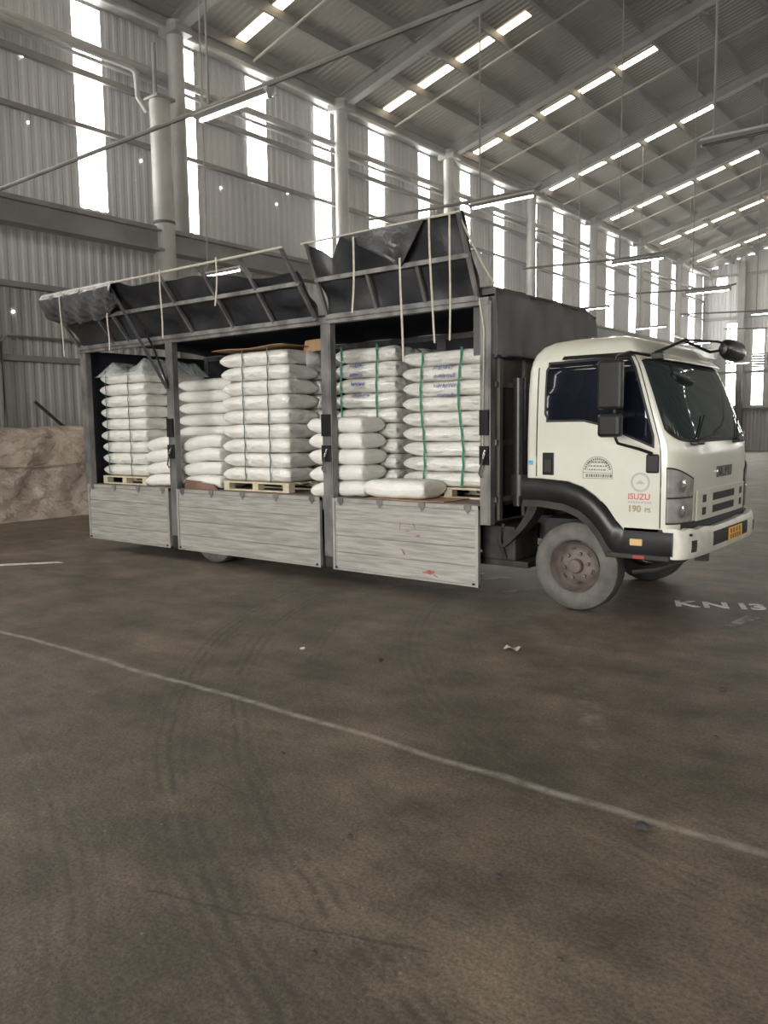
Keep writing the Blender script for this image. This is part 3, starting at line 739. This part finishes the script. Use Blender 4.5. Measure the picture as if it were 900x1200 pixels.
# decals on the door
def decal(text, x, z, size, material, xs=1.0, bold=.003, name='door_lettering'):
    me = text_mesh(text, size, bold, .0006, xs); me.materials.append(MT[material])
    o = link(name, me, None, door); o.rotation_euler = (R(90), 0, 0); o.location = Vector((x, sidey(1.1, .0095), z)) - wloc(door); return o
decal('ISUZU', .535, 1.068, .072, 'red', .98, .0015)
for k in range(9): MB().box(.537 + k * .0235, .553 + k * .0235, sidey(1.04, .0095), sidey(1.04, .0085), 1.034, 1.052).build('lettering_line', 'greydec', door)
decal('190', .535, .962, .078, 'gold', 1.0, .003); decal('PS', .682, .962, .052, 'gold', 1.05, .0015)
rg = MB(); rg.grid(lambda u, v: (.642 + (.066 + .018 * v) * math.cos(2 * math.pi * u), sidey(1.2, .0095), 1.215 + (.066 + .018 * v) * math.sin(2 * math.pi * u)), 32, 2, closeu=True)
rg.add([(.60, sidey(1.2, .0095), 1.20), (.685, sidey(1.2, .0095), 1.20), (.642, sidey(1.2, .0095), 1.235)], [(0, 1, 2)])
rg.build('round_sticker', 'greydec', door)
dm = MB(); dx0, dx1, dz0, dzs, dz1 = .12, .395, 1.235, 1.30, 1.43
def domept(t, r): a = math.pi * t; return (.2575 - .1375 * r * math.cos(a), sidey(1.3, .0095), dzs + .13 * r * math.sin(a))
for (ra, rb) in ((.97, 1.0), (.70, .72)): dm.grid(lambda u, v: domept(u, ra + (rb - ra) * v), 30, 2)
for (xa, xb, za, zb) in ((dx0, dx1, 1.285, 1.289), (dx0, dx1, 1.235, 1.239), (dx0, dx0 + .004, 1.235, 1.30), (dx1 - .004, dx1, 1.235, 1.30)):
    dm.add([(xa, sidey(1.3, .0095), za), (xb, sidey(1.3, .0095), za), (xb, sidey(1.3, .0095), zb), (xa, sidey(1.3, .0095), zb)], [(0, 1, 2, 3)])
rnd = random.Random(5)
for k in range(17):
    t0 = .04 + k * .055; dm.grid(lambda u, v: domept(t0 + .036 * u, .77 + .14 * v), 3, 2)
for row in range(3):
    x = .175
    while x < .335:
        w = rnd.uniform(.010, .024); z0 = 1.385 - row * .033 - .012
        dm.add([(x, sidey(1.3, .0095), z0), (x + w, sidey(1.3, .0095), z0), (x + w, sidey(1.3, .0095), z0 + .012), (x, sidey(1.3, .0095), z0 + .012)], [(0, 1, 2, 3)]); x += w + .008
x = .15
while x < .37:
    w = rnd.uniform(.010, .02); dm.add([(x, sidey(1.3, .0095), 1.248), (x + w, sidey(1.3, .0095), 1.248), (x + w, sidey(1.3, .0095), 1.275), (x, sidey(1.3, .0095), 1.275)], [(0, 1, 2, 3)]); x += w + .008
dm.build('arched_sticker', 'blackdec', door)
MB().box(-.425, -.375, sidey(1.36, .002), sidey(1.36), 1.345, 1.385).build('blue_sticker', 'blue', truck)

# wheels
def wheel(cx, yface, cz, sy, r=.415, w=.235):
    prof = [(.235, .055), (.245, .012), (.27, .0), (.31, -.006), (.355, .0), (.385, .015), (.403, .03)]
    t = MB(); t.lathe(prof, cx, yface, cz, 40, sy); tr = t.build('wheel', 'tire', truck, 60)
    pr2 = [(.403, .03), (.415, .05), (.412, .07), (.415, .075), (.415, .11), (.41, .112), (.41, .122), (.415, .124), (.415, w - .06), (.403, w - .03), (.36, w), (.24, w)]
    t = MB(); t.lathe(pr2, cx, yface, cz, 40, sy); t.build('tread', 'tread', tr, 40)
    rp = [(.238, .01), (.236, .02), (.226, .03), (.215, .075), (.19, .095), (.178, .085), (.165, .07), (.10, .06), (.0, .06)]
    t = MB(); t.lathe(rp, cx, yface, cz, 36, sy); rm = t.build('rim', 'rim', tr, 50)
    t = MB(); t.lathe([(.068, .06), (.068, .02), (.058, .005), (.0, .0)], cx, yface, cz, 20, sy); t.build('hub_cap', 'rim', tr, 40)
    for k in range(6):
        a = 2 * math.pi * (k + .2) / 6; px, pz = cx + .118 * math.cos(a), cz + .118 * math.sin(a)
        t = MB(); t.lathe([(.018, .065), (.018, .035), (.0, .03)], px, yface, pz, 6, sy); t.build('wheel_nut', 'rim', tr)
        a += math.pi / 6
        t = MB()
        def hole(u, v):
            aa = a + (v - .5) * .30; rr = .152 + .02 * u
            return (cx + rr * math.cos(aa), yface + sy * (.064 + .012 * u), cz + rr * math.sin(aa))
        t.slab(hole, 3, 6, (0, .004 * sy, 0)); t.build('rim_hole', 'rubber', tr)
    return tr
wheel(0, .0, .415, 1); wheel(0, 2.0, .415, -1)
for (yf, sy) in ((-.10, 1), (2.10, -1)): wheel(-4.95, yf, .415, sy)
for yf in (.18, 1.62): 
    t = MB(); t.lathe([(.2, .0), (.36, .0), (.415, .05), (.415, .18), (.36, .235), (.2, .235)], -4.95, yf, .415, 32); t.build('inner_wheel', 'tread', truck, 40)
# chassis
ch = MB()
for yy in (.58, 1.34): ch.box(-7.5, .9, yy, yy + .09, .56, .80)
for xx in (-7.2, -6, -4.2, -3, -1.8, -.6): ch.box(xx, xx + .1, .67, 1.34, .60, .76)
ch.build('chassis_frame', 'dark', truck)
MB().tube([(0, .2, .40), (0, 1.8, .40)], .07, 10).build('front_axle', 'dark', truck, True)
MB().tube([(-4.95, .2, .415), (-4.95, 1.8, .415)], .09, 10).build('rear_axle', 'dark', truck, True)
MB().lathe([(.0, -.14), (.16, -.1), (.2, 0), (.16, .1), (.0, .14)], -4.95, 1.0, .415, 16).build('differential', 'dark', truck, True)
for yy in (.42, 1.5):
    MB().grid(lambda u, v: (-.65 + 1.3 * u, yy + .08 * v, .52 - .1 * (1 - (2 * u - 1) ** 2)), 12, 2).build('leaf_spring', 'dark', truck)
MB().box(-1.0, -.62, .02, .50, .40, .74).build('battery_box', 'dark', truck, bevel=.02)
MB().tube([(-1.35, .1, .52), (-1.35, .5, .52)], .13, 12).build('air_tank', 'dark', truck, True)
MB().box(-1.2, -.5, .05, .5, .34, .40).build('battery_tray', 'dark', truck)
MB().tube([(-.75, .02, .76), (-.77, -.02, .6), (-.72, .02, .42)], .02, 6).build('air_hose', 'dark', truck, True)
MB().tube([(-3.6, .35, .55), (-2.5, .35, .55)], .2, 14).build('fuel_tank', 'dark', truck, True)
MB().box(-7.55, -.85, .02, 1.98, .74, .80).build('bed_crossmembers', 'dark', truck)

# cargo bed
BY0, BY1, BX0, BX1, RZ = -.13, 2.16, -7.62, -.80, 2.87
MB().box(BX0, BX1, BY0, BY1, .80, .935).build('bed_frame', 'post', truck)
MB().box(BX0 + .05, BX1 - .05, BY0 + .03, BY1 - .05, .935, .945).build('bed_deck', 'deck', truck)
# side gates hang down from the bed edge
def gate(x0, x1, n_h):
    yo, zt, zb = -.175, .942, .145
    fr = MB()
    fr.box(x0, x0 + .035, yo - .012, yo + .03, zb, zt); fr.box(x1 - .035, x1, yo - .012, yo + .03, zb, zt); fr.box(x0, x1, yo - .008, yo + .03, zt - .04, zt); fr.box(x0, x1, yo - .006, yo + .03, zb, zb + .02)
    fr.box(x0 + .03, x1 - .03, yo + .018, yo + .026, zb + .01, zt - .03)
    g = fr.build('side_gate', 'aludark', truck)
    np__ = 4; h = (zt - .042 - zb - .02) / np__
    for k in range(np__):
        z0 = zb + .021 + k * h
        MB().box(x0 + .036, x1 - .036, yo - .004 + .002 * (k % 2), yo + .02, z0, z0 + h - .004).build('plank', 'alu', g, bevel=.003)
    for k in range(n_h):
        hx = x0 + .12 + (x1 - x0 - .24) * k / (n_h - 1)
        q = MB(); q.box(hx - .04, hx + .04, yo - .018, yo - .006, zt - .035, zt + .005); q.add([(hx - .035, yo - .016, zt - .035), (hx + .035, yo - .016, zt - .035), (hx, yo - .016, zt - .085)], [(0, 1, 2)]); q.build('hinge', 'post', g)
    for hx in (x0 + .05, x1 - .05):
        MB().tube([(hx, yo - .012, zb + .03), (hx, yo - .028, zb + .03)], .012, 8).build('rivet', 'dark', g)
    return g
g1 = gate(-7.60, -5.70, 4); g2 = gate(-5.53, -2.98, 5); g3 = gate(-2.79, -.91, 4)
# scrapes on the front gate
rnd = random.Random(11)
def scrape(px, pz, w, h, a, g):
    pts = []
    for k in range(9):
        t = 2 * math.pi * k / 9; rr = rnd.uniform(.5, 1.1); x, z = w * rr * math.cos(t), h * rr * math.sin(t)
        pts.append((px + x * math.cos(a) - z * math.sin(a), -.1815, pz + x * math.sin(a) + z * math.cos(a)))
    MB().add(pts, [tuple(range(9))]).build('red_scrape', 'rust', g)
for a in ((-1.82, .42, .05, .014, -.9), (-1.50, .24, .085, .03, .2), (-1.42, .21, .05, .012, -.4), (-1.68, .70, .008, .05, .4), (-1.86, .68, .006, .06, -.1), (-1.63, .60, .035, .01, .3), (-1.76, .64, .03, .006, .1)): scrape(*a, g3)
# posts
def post(x0, x1, z0, latch=True):
    p = MB(); p.box(x0, x1, -.17, -.08, z0, RZ); p.box(x0 + .015, x1 - .015, -.178, -.17, z0 + .02, RZ - .02)
    p = p.build('post', 'post', truck, bevel=.006)
    if latch:
        xm = (x0 + x1) / 2
        MB().box(x0 + .01, x1 - .01, -.20, -.178, 1.62, 1.86).build('latch_plate', 'black', p)
        MB().box(x0 + .01, x1 - .01, -.20, -.178, 1.34, 1.52).build('latch_plate', 'black', p)
        MB().tube([(xm + .02, -.205, 1.48), (xm + .015, -.235, 1.40), (xm - .03, -.23, 1.26), (xm - .01, -.22, 1.22)], .012, 6).build('latch_lever', 'chrome', p, True)
    return p
post(-7.66, -7.52, .80, False); post(-5.67, -5.53, .32); post(-2.93, -2.79, .28); post(-.90, -.785, .76)
for (x, s) in ((-5.60, 0), (-2.86, 0)):
    MB().box(x - .06, x + .06, -.16, -.08, .16, .33).build('post_foot', 'dark', truck)
for (x0, x1) in ((-7.66, -7.52), (-5.67, -5.53), (-2.93, -2.79), (-.90, -.785)):
    MB().box(x0, x1, 2.08, 2.17, .80, RZ).build('far_post', 'post', truck)
MB().box(BX0 - .03, BX1 + .0, -.185, -.105, RZ - .035, RZ + .035).build('top_rail', 'post', truck)
MB().box(BX0 - .03, BX1, 2.09, 2.17, RZ - .035, RZ + .035).build('top_rail', 'post', truck)
# headboard with ribs
hd = MB(); hd.box(-.83, -.80, -.10, 2.15, .78, 2.95); hb_ = hd.build('headboard', 'bodyfront', truck)
for yy in (.0, .5, 1.0, 1.5, 2.05): MB().box(-.80, -.765, yy - .03, yy + .03, .80, 2.36).build('rib', 'bodyfront', hb_)
for zz_ in (1.0, 1.55, 2.1): MB().box(-.80, -.772, -.08, 2.13, zz_ - .025, zz_ + .025).build('rib', 'post', hb_)
# far and rear inner covers, roof cover
MB().grid(lambda u, v: (BX0 + (BX1 - BX0) * u, 2.10 + .02 * math.sin(u * 60) * math.sin(v * 9), .945 + (RZ - .95) * v), 60, 10).build('far_side_cover', 'tarp_in', truck, True)
MB().box(BX0 - .02, BX0 + .0, -.08, 2.15, .80, RZ).build('rear_cover', 'tarp_in', truck)
rc = MB(); rc.slab(lambda u, v: (BX0 - .04 + (BX1 - BX0 + .07) * u, -.12 + 2.30 * v, 2.92 + .07 * math.sin(math.pi * v) ** .7 + .008 * math.sin(u * 50)), 70, 14, (0, 0, .02)); rc.build('roof_cover', 'tarp_in', truck, True)
# cover over the body front: rounded sheet
def ftarp(u, v):
    y = -.115 + 2.33 * u; top = 3.015 if u < .86 else 3.015 - .13 * ((u - .86) / .14) ** 2
    z = 2.35 + (top - 2.35) * v + .025 * math.sin(u * 5) * (1 - v)
    x = -.745 + .018 * math.sin(u * 19 + v * 4) + .012 * math.sin(u * 43 - 3 * v) - .06 * max(0, (v - .85) / .15) ** 2
    if u > .93: x -= .05 * ((u - .93) / .07) ** 2
    return (x, y, z)
ft = MB(); ft.slab(ftarp, 60, 16, (-.03, 0, 0)); 
ft.slab(lambda u, v: (-1.0 + .24 * u, -.12 + .0 * u, 2.38 + .62 * v), 4, 4, (0, .02, 0))
ft.slab(lambda u, v: (-1.05 + .25 * u, -.12 + 2.31 * v, 3.0 + .012 - (.1 * max(0, (v - .88) / .12) ** 2)), 4, 20, (0, 0, -.02))
ft.build('front_cover', 'tarp_roof', truck, True)
MB().tube([(-.74, -.12, 2.36), (-.735, .3, 2.37), (-.735, 1.0, 2.35), (-.735, 2.1, 2.36)], .014, 6).build('cover_hem', 'black', truck, True)
MB().tube([(-.90, -.18, 2.9), (-.84, -.19, 2.6), (-.86, -.19, 1.3)], .010, 6).build('cover_cord', 'cord', truck, True)

# raised side flaps
A = Vector((0, -.17, 2.88))
def flap(x0, x1, B, name, ribs, tops, tarpx=None, topm=.014):
    B = Vector((0, *B))
    nrm = Vector((0, -(B - A).z, (B - A).y)).normalized()       # towards the outside below
    def pt(x, t, d=0.0): p = A + (B - A) * t + nrm * d; return Vector((x, p.y, p.z))
    fr = MB()
    fr.bar(pt(x0, .52), pt(x1, .52), .045, .045)
    fr.bar(pt(x0, .03), pt(x1, .03), .05, .05)
    fo = fr.build(name, 'post', truck)
    MB().tube([pt(x0 - .05, 1.0), pt(x1, 1.0)], topm, 8).build('flap_top_rail', 'cord', fo, True)
    for (xa, xb, t1) in ribs: MB().bar(pt(xa, 0), pt(xb, t1), .035, .035, (1, 0, 0)).build('flap_rib', 'post', fo)
    def cloth(u, v):
        xa, xb = tarpx or (x0, x1); x = xa + (xb - xa) * u; t = v * lerp(x, tops, 1)
        return tuple(pt(x, t, -.035 - .02 * math.sin(x * 9 + v * 5) - .018 * math.sin(x * 3.1 - v * 9) - .03 * math.sin(math.pi * min(1, v * 2) ) ** 2))
    c_ = MB(); c_.slab(cloth, 90, 16, tuple(-nrm * .006)); c_.build('flap_cover', 'tarp', fo, True)
    return pt, fo
rb1 = [(-7.6, -7.6, 1), (-6.75, -6.75, .55), (-6.4, -6.4, .55), (-5.05, -5.05, .98), (-4.3, -4.3, .98), (-3.62, -3.62, .98), (-2.98, -2.98, 1)]
pt1, f1 = flap(-7.62, -2.95, (-.70, 3.575), 'side_flap', rb1, [(-7.62, 1.0), (-6.0, .99), (-5.7, .90), (-5.2, .86), (-4.6, .84), (-4.1, .80), (-3.7, .70), (-3.3, .64), (-2.95, .66)])
rb2 = [(-2.80, -2.80, 1), (-2.12, -2.12, .53), (-1.5, -1.5, .53), (-.92, -.92, 1)]
pt2, f2 = flap(-2.82, -.90, (-.505, 3.625), 'side_flap', rb2, [(-2.82, .97), (-2.66, .86), (-2.56, .74), (-2.46, .90), (-2.38, .985), (-1.0, 1.0), (-.90, 1.0)], topm=.012)
# cloth bundle thrown over the rear part of the flap edge
def bundle(u, v):
    x = -7.68 + 1.72 * u; t = 1.02 - v * (.52 - .28 * max(0, (u - .62) / .38) ** 1.5 - .12 * max(0, (.06 - u) / .06))
    d = .05 + .07 * math.sin(math.pi * v) + .03 * math.sin(x * 17 + v * 8) * v + .018 * math.sin(x * 37 - v * 12) * v
    if v == 0: d = -.02
    return tuple(pt1(x, t, d))
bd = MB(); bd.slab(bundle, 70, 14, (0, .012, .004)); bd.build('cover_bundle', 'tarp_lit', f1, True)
# glossy fold on the front flap, in the lit tarpaulin tone
def fold(u, v):
    xt = -2.30 + 1.02 * u; w = 1 - v; xl = -1.66
    x = xl + (xt - xl) * w; t = 1.0 - v * .47
    return tuple(pt2(x, t, .03 + .05 * math.sin(math.pi * v) * (1 - abs(2 * u - 1)) + .02 * math.sin(u * 14) * v))
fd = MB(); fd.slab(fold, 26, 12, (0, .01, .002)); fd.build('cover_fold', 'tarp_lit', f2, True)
# support struts
for (xa, xb, pf) in ((-5.63, -6.05, pt1),):
    st = MB(); e = pf(xb, .99, .02); st.bar((xa, -.19, 2.25), e, .05, .04); st.build('flap_strut', 'tarp_in' if xa < -5 else 'black', truck)
MB().tube([(-5.60, -.2, 2.3), (-5.72, -.3, 2.75), (-5.80, -.38, 3.0)], .014, 6).build('strut_cable', 'black', truck, True)
# hanging tie straps
def strap(x, y, z0, z1, sw, dx=0.0, w=.023):
    g = MB(); g.slab(lambda u, v: (x - w / 2 + w * u + dx * v ** 2 + sw * math.sin(v * 5), y - .02 - .01 * math.sin(v * 6), z0 + (z1 - z0) * v), 2, 9, (0, .005, 0)); g.build('tie_strap', 'cord', truck, True)
for a in ((-7.15, -.73, 3.58, 2.72, .02, .07), (-6.07, -.72, 3.20, 2.73, .015, .03), (-4.95, -.73, 3.60, 2.80, .01, .02), (-3.94, -.73, 3.60, 3.08, .02, -.02), (-2.12, -.53, 3.58, 2.85, .012, -.02), (-1.55, -.53, 3.30, 2.33, .01, .04, .022), (-1.21, -.53, 3.62, 2.48, .008, .06, .02), (-.985, -.53, 3.60, 2.49, .006, 0, .018)): strap(*a)
MB().tube([pt2(-.93, 1.0), (-.80, -.3, 3.2), (-.76, -.14, 3.02)], .01, 6).build('cover_cord', 'cord', truck, True)

# ================================================================== THE CARGO
def pallet(x0, x1, y0, label):
    t = empty('pallet', ((x0 + x1) / 2, y0 + .55, .945)); w = x1 - x0; z = .945
    for k in range(3):
        yy = y0 + k * (1.1 - .1) / 2
        MB().box(x0, x1, yy, yy + .1, z, z + .018).build('bottom_board', 'wood', t)
        for j in range(3):
            xx = x0 + j * (w - .1) / 2
            MB().box(xx, xx + .1, yy, yy + .1, z + .018, z + .095).build('block', 'wood', t)
    for k in range(6):
        yy = y0 + k * (1.1 - .12) / 5
        MB().box(x0, x1, yy, yy + .12, z + .095, z + .115).build('deck_board', 'wood', t)
    return tag(t, label, 'pallet')
def bag_mesh(L, W, H, seed, mat_, sag=0.0):
    r = random.Random(seed); ph = [r.uniform(0, 6.28) for _ in range(8)]; g = MB(); NU, NV = 19, 13
    def P(q, k): return max(0.0, 1 - abs(q) ** k) ** .38
    def fn(sgn):
        def f_(a, b_):
            u, v = math.sin(math.pi * (a - .5)), math.sin(math.pi * (b_ - .5))
            h = P(u, 12) * P(v, 4.5)
            x = L / 2 * u * (1 - .035 * (1 - abs(v) ** 3) * abs(u) ** 6); y = W / 2 * v * (1 - .05 * (1 - abs(u) ** 4) * abs(v) ** 4 * .4)
            wob = .004 * math.sin(5 * u + ph[0]) * math.sin(3 * v + ph[1]) + .002 * math.sin(11 * u + ph[2] + 4 * v) + .002 * math.sin(9 * v + ph[3])
            return (x, y, sgn * h * (H / 2) + wob * h + .012 * math.sin(3 * u + ph[4]) * (1 - h) - sag * max(0.0, .3 - u) ** 2)
        return f_
    up, dn = fn(1), fn(-1)
    g.grid(up, NU, NV); n = len(g.v)
    g.grid(dn, NU, NV)
    for k in range(len(g.f) // 2, len(g.f)): g.f[k] = g.f[k][::-1]
    me = g.mesh('bag', 70); me.materials.append(MT[mat_]); return me
ORD = ['bottom', 'second', 'third', 'fourth', 'fifth', 'sixth', 'seventh', 'eighth', 'ninth', 'tenth']
def stack(x0, x1, y0, z0, z1, nl, mat_, desc, group, depth=1.08, seed=0, jit=.018, rows=2):
    dz = (z1 - z0) / nl; rnd = random.Random(seed); L = x1 - x0 + .05; W = depth / rows
    meshes = [bag_mesh(L, W, dz * 1.02, seed * 10 + k, mat_) for k in range(4)]
    res = []
    for i in range(nl):
        for r_ in range(rows):
            o = bpy.data.objects.new('sack', meshes[rnd.randrange(4)]); COL.objects.link(o)
            o.location = ((x0 + x1) / 2 + rnd.uniform(-jit, jit), y0 + depth / rows * (r_ + .5) + rnd.uniform(-1, 1) * min(jit, .015) * .5, z0 + dz * (i + .5))
            o.rotation_euler = (rnd.uniform(-.006, .006), rnd.uniform(-.004, .004), rnd.uniform(-.012, .012) + (math.pi if rnd.random() < .5 else 0))
            ly = 'top' if i == nl - 1 else ORD[i]
            tag(o, f'white sack, {ly} layer of the {desc}, ' + ('outer row' if r_ == 0 else 'inner row'), 'sack', group)
            if r_ == 0: res.append(o)
    return res
pallet(-7.50, -6.45, .02, 'pale wooden pallet under the sacks beside the rear post')
pallet(-4.82, -3.66, .02, 'pale wooden pallet under the cardboard-topped strapped sacks')
pallet(-2.22, -1.06, .39, 'pale wooden pallet under the sacks beside the headboard')
pallet(-3.19, -2.37, .41, 'pale wooden pallet under the sacks behind the heap of loose sacks')
Z0 = 1.062
S1 = stack(-7.48, -6.45, .03, Z0, 2.55, 9, 'bag', 'strapped stack beside the rear post', 'sacks beside the rear post', seed=1)
S3 = stack(-4.80, -3.66, .03, Z0, 2.655, 9, 'bag', 'strapped stack topped with cardboard', 'sacks under the cardboard sheet', seed=2)
S4 = stack(-3.20, -2.36, .40, Z0, 2.63, 9, 'bagfilm', 'film-wrapped stack behind loose sacks', 'film-wrapped sacks behind the loose heap', seed=3, jit=.008)
S5 = stack(-2.21, -1.08, .38, Z0, 2.52, 9, 'bagfilm', 'film-wrapped stack next to headboard', 'film-wrapped sacks next to the headboard', seed=4, jit=.008)
SM = stack(-6.28, -5.2, .52, .947, 2.42, 9, 'bagloose', 'unstrapped stack behind a loose heap', 'unstrapped sacks in the back', seed=5, jit=.05)
# loose sacks
def loose(me, x, y, z, rz, label, group):
    o = bpy.data.objects.new('sack', me); COL.objects.link(o); o.location = (x, y, z); o.rotation_euler = (0, 0, R(rz)); return tag(o, label, 'sack', group)
G = 'loose sacks between the rear strapped stacks'
for i, (x, y, z, rz, sg) in enumerate([(-6.03, .22, 1.034, 1, .012), (-6.02, .23, 1.206, -1, .020), (-6.04, .23, 1.379, 1, .028), (-6.02, .24, 1.552, -1, .036)]):
    loose(bag_mesh(.77, .48, .172, 70 + i, 'bagloose', sg), x, y, z, rz, f'plain white sack, {ORD[i]} of the loose pile leaning on the rear stack', G)
for i, (x, y, z, rz, sg) in enumerate([(-5.235, .23, 1.036, -1, .012), (-5.235, .23, 1.213, 1, .024), (-5.24, .235, 1.391, -1, .036), (-5.235, .24, 1.569, 1, .050)]):
    loose(bag_mesh(.77, .48, .176, 80 + i, 'bagloose', sg), x, y, z, rz, f'plain white sack, {ORD[i]} of loose pile leaning on the cardboard-topped stack', G)
G = 'loose sacks behind the third gate'
for i, (x, y, z, rz) in enumerate([(-2.83, .15, 1.037, 1), (-2.85, .155, 1.213, -1), (-2.84, .15, 1.389, 1), (-2.85, .155, 1.565, -1), (-2.86, .15, 1.741, 1)]):
    loose(bag_mesh(.80, .43, .177, 90 + i, 'bagloose', (.03, .02, .0, .0, .0)[i]), x, y, z, rz, f'plain white sack, {ORD[i] if i < 4 else "top"} of the loose heap at the third gate', G)
loose(bag_mesh(.78, .46, .20, 99, 'bagloose'), -2.02, .125, 1.055, 3, 'plain white sack lying alone on cardboard at the foot of the wrapped stack', G)
# strapping bands
def band(x, y0, y1, z0, z1, material, label, wob=0.0):
    w = .022 if material == 'green' else .015; g = MB()
    for yy in (y0, y1):
        g.slab(lambda u, v: (x - w / 2 + w * u + wob * math.sin(v * 7), yy + .006 * math.sin(v * 50), z0 + (z1 - z0) * v), 2, 30, (0, .004, 0))
    g.box(x - w / 2, x + w / 2, y0, y1, z1, z1 + .004)
    return tag(g.build('strap_band', material), label, 'strap')
band(-7.32, 0.008, 1.13, 1.06, 2.562, 'dkstrap', 'thin dark strap round the rear post stack, nearer the tailgate', .008)
band(-6.78, 0.008, 1.13, 1.06, 2.562, 'dkstrap', 'thin dark strap round the rear post stack, farther from the tailgate', .008)
band(-4.40, 0.008, 1.13, 1.06, 2.668, 'dkstrap', 'dark green strap round the cardboard-topped stack, on its tailgate half', .006)
band(-3.96, 0.008, 1.13, 1.06, 2.668, 'dkstrap', 'dark green strap round the cardboard-topped stack, on its cab half', .006)
band(-3.12, .384, 1.495, 1.06, 2.638, 'green', 'green strap round the stack behind the loose heap, next to the post', .012)
band(-2.59, .384, 1.495, 1.06, 2.638, 'green', 'green strap round the stack behind the loose heap, away from the post', .012)
band(-1.95, .362, 1.475, 1.06, 2.528, 'green', 'bright green strap round the headboard stack, farther from the cab', .025)
band(-1.46, .362, 1.475, 1.06, 2.528, 'green', 'bright green strap round the headboard stack, nearer the cab', .03)
# blue marker scribbles on the wrapped stacks
def scribble(bag, x0, x1, y, z, amp, seed):
    r = random.Random(seed); pts = []; nn = 34
    for k in range(nn):
        t = k / (nn - 1); pts.append((x0 + (x1 - x0) * t + r.uniform(-.008, .008), y, z + amp * (1 if k % 2 else -1) * r.uniform(.3, 1.0)))
    g = MB(); g.tube(pts, .004, 4)
    o = g.build('marker_writing', 'ink', None)
    mw = bag.matrix_basis.copy(); o.parent = bag; o.matrix_parent_inverse = mw.inverted(); return o
for k, (a, b_, dz_) in enumerate(((-1.82, -1.56, 7), (-1.80, -1.53, 7), (-1.80, -1.50, 6), (-1.77, -1.48, 6))):
    scribble(S5[dz_], a, b_, .366, (2.33, 2.24, 2.14, 2.04)[k], .026, 20 + k)
for k, (a, b_, dz_) in enumerate(((-2.98, -2.80, 7), (-2.99, -2.82, 7), (-2.97, -2.78, 6), (-2.97, -2.70, 5))):
    scribble(S4[dz_], a, b_, .388, (2.42, 2.31, 2.21, 2.08)[k], .024, 30 + k)
# film over the rear stack, cardboard
def capf(u, v):
    x = -7.535 + 1.14 * u; y = -.02 + 1.19 * v
    pk = .13 * math.exp(-((u - .2) / .14) ** 2) + .15 * math.exp(-((u - .9) / .2) ** 2)
    ed = min(1, min(u, 1 - u) * 9 + .0, min(v, 1 - v) * 9)
    return (x, y, 2.49 + .085 * ed + pk * ed * (1 - .3 * v) + .012 * math.sin(u * 31) * math.sin(v * 23))
cf = MB(); cf.slab(capf, 40, 24, (0, 0, .004)); tag(cf.build('stretch_film', 'film', None, True), 'crumpled clear plastic film peaked over the rear post stack', 'plastic film')
cb = MB(); cb.slab(lambda u, v: (-4.92 + 1.26 * u, -.02 + 1.0 * v, 2.684 + .008 * math.sin(u * 9) + .02 * max(0, u - .7)), 14, 6, (0, 0, .006)); tag(cb.build('cardboard_sheet', 'card'), 'brown cardboard sheet laid over the sacks of the tall middle stack', 'cardboard')
cb = MB(); cb.slab(lambda u, v: (-3.76 + .27 * u + .04 * v, .42 + .02 * u, 2.625 + .14 * v + .012 * u), 4, 4, (0, .006, 0)); tag(cb.build('cardboard_flap', 'card'), 'small brown cardboard flap sticking up next to the middle post', 'cardboard')
fb = MB(); fb.slab(lambda u, v: (-3.625 + .07 * math.sin(math.pi * u) * math.sin(math.pi * v), .33 + .28 * u, 2.44 + .2 * v), 8, 8, (.01, 0, 0)); tag(fb.build('film_scrap', 'film', None, True), 'crumpled clear film scrap below the small cardboard flap', 'plastic film')
fb = MB(); fb.slab(lambda u, v: (-5.45 + .3 * u + .1 * v, .9 + .2 * u, 2.425 + .24 * v * (1 - .4 * u) + .02 * math.sin(9 * u + 5 * v) * v), 8, 8, (0, .01, 0)); tag(fb.build('film_scrap', 'film', None, True), 'crumpled film scrap standing on the unstrapped sacks', 'plastic film')
cb = MB(); cb.slab(lambda u, v: (-2.36 + 1.0 * u, -.11 + .48 * v, .949 + .003 * math.sin(u * 8)), 10, 4, (0, 0, .005)); tag(cb.build('cardboard_sheet', 'card'), 'brown cardboard sheet under the lone sack lying on the deck', 'cardboard')
cb = MB(); cb.slab(lambda u, v: (-5.48 + .66 * u - .12 * v * (u > .5), -.085 + .02 * v, .948 + (.115 - .05 * u) * v), 8, 4, (0, .006, 0)); tag(cb.build('brown_board', 'carddk'), 'dark brown board standing on edge before the loose sacks', 'board')

# ------------------------------------------------------------------ haze layer added high in the hall, standing in for lens glare
hz = MB(); hz.box(XW - .02, XF - .02, YO + .05, YE - .02, 3.7, 17.5)
hm = bpy.data.materials.new('glare_haze'); hm.use_nodes = True; hm.node_tree.nodes.clear()
ho = hm.node_tree.nodes.new('ShaderNodeOutputMaterial'); hv = hm.node_tree.nodes.new('ShaderNodeVolumeScatter')
hv.inputs['Color'].default_value = (1, .985, .95, 1); hv.inputs['Density'].default_value = .0050; hv.inputs['Anisotropy'].default_value = .25
hm.node_tree.links.new(hv.outputs[0], ho.inputs['Volume'])
h_o = hz.build('haze', hm); h_o['kind'] = 'stuff'; h_o['label'] = 'thin haze layer added under the roof in place of lens glare'; h_o['category'] = 'haze'; h_o.display_type = 'WIRE'
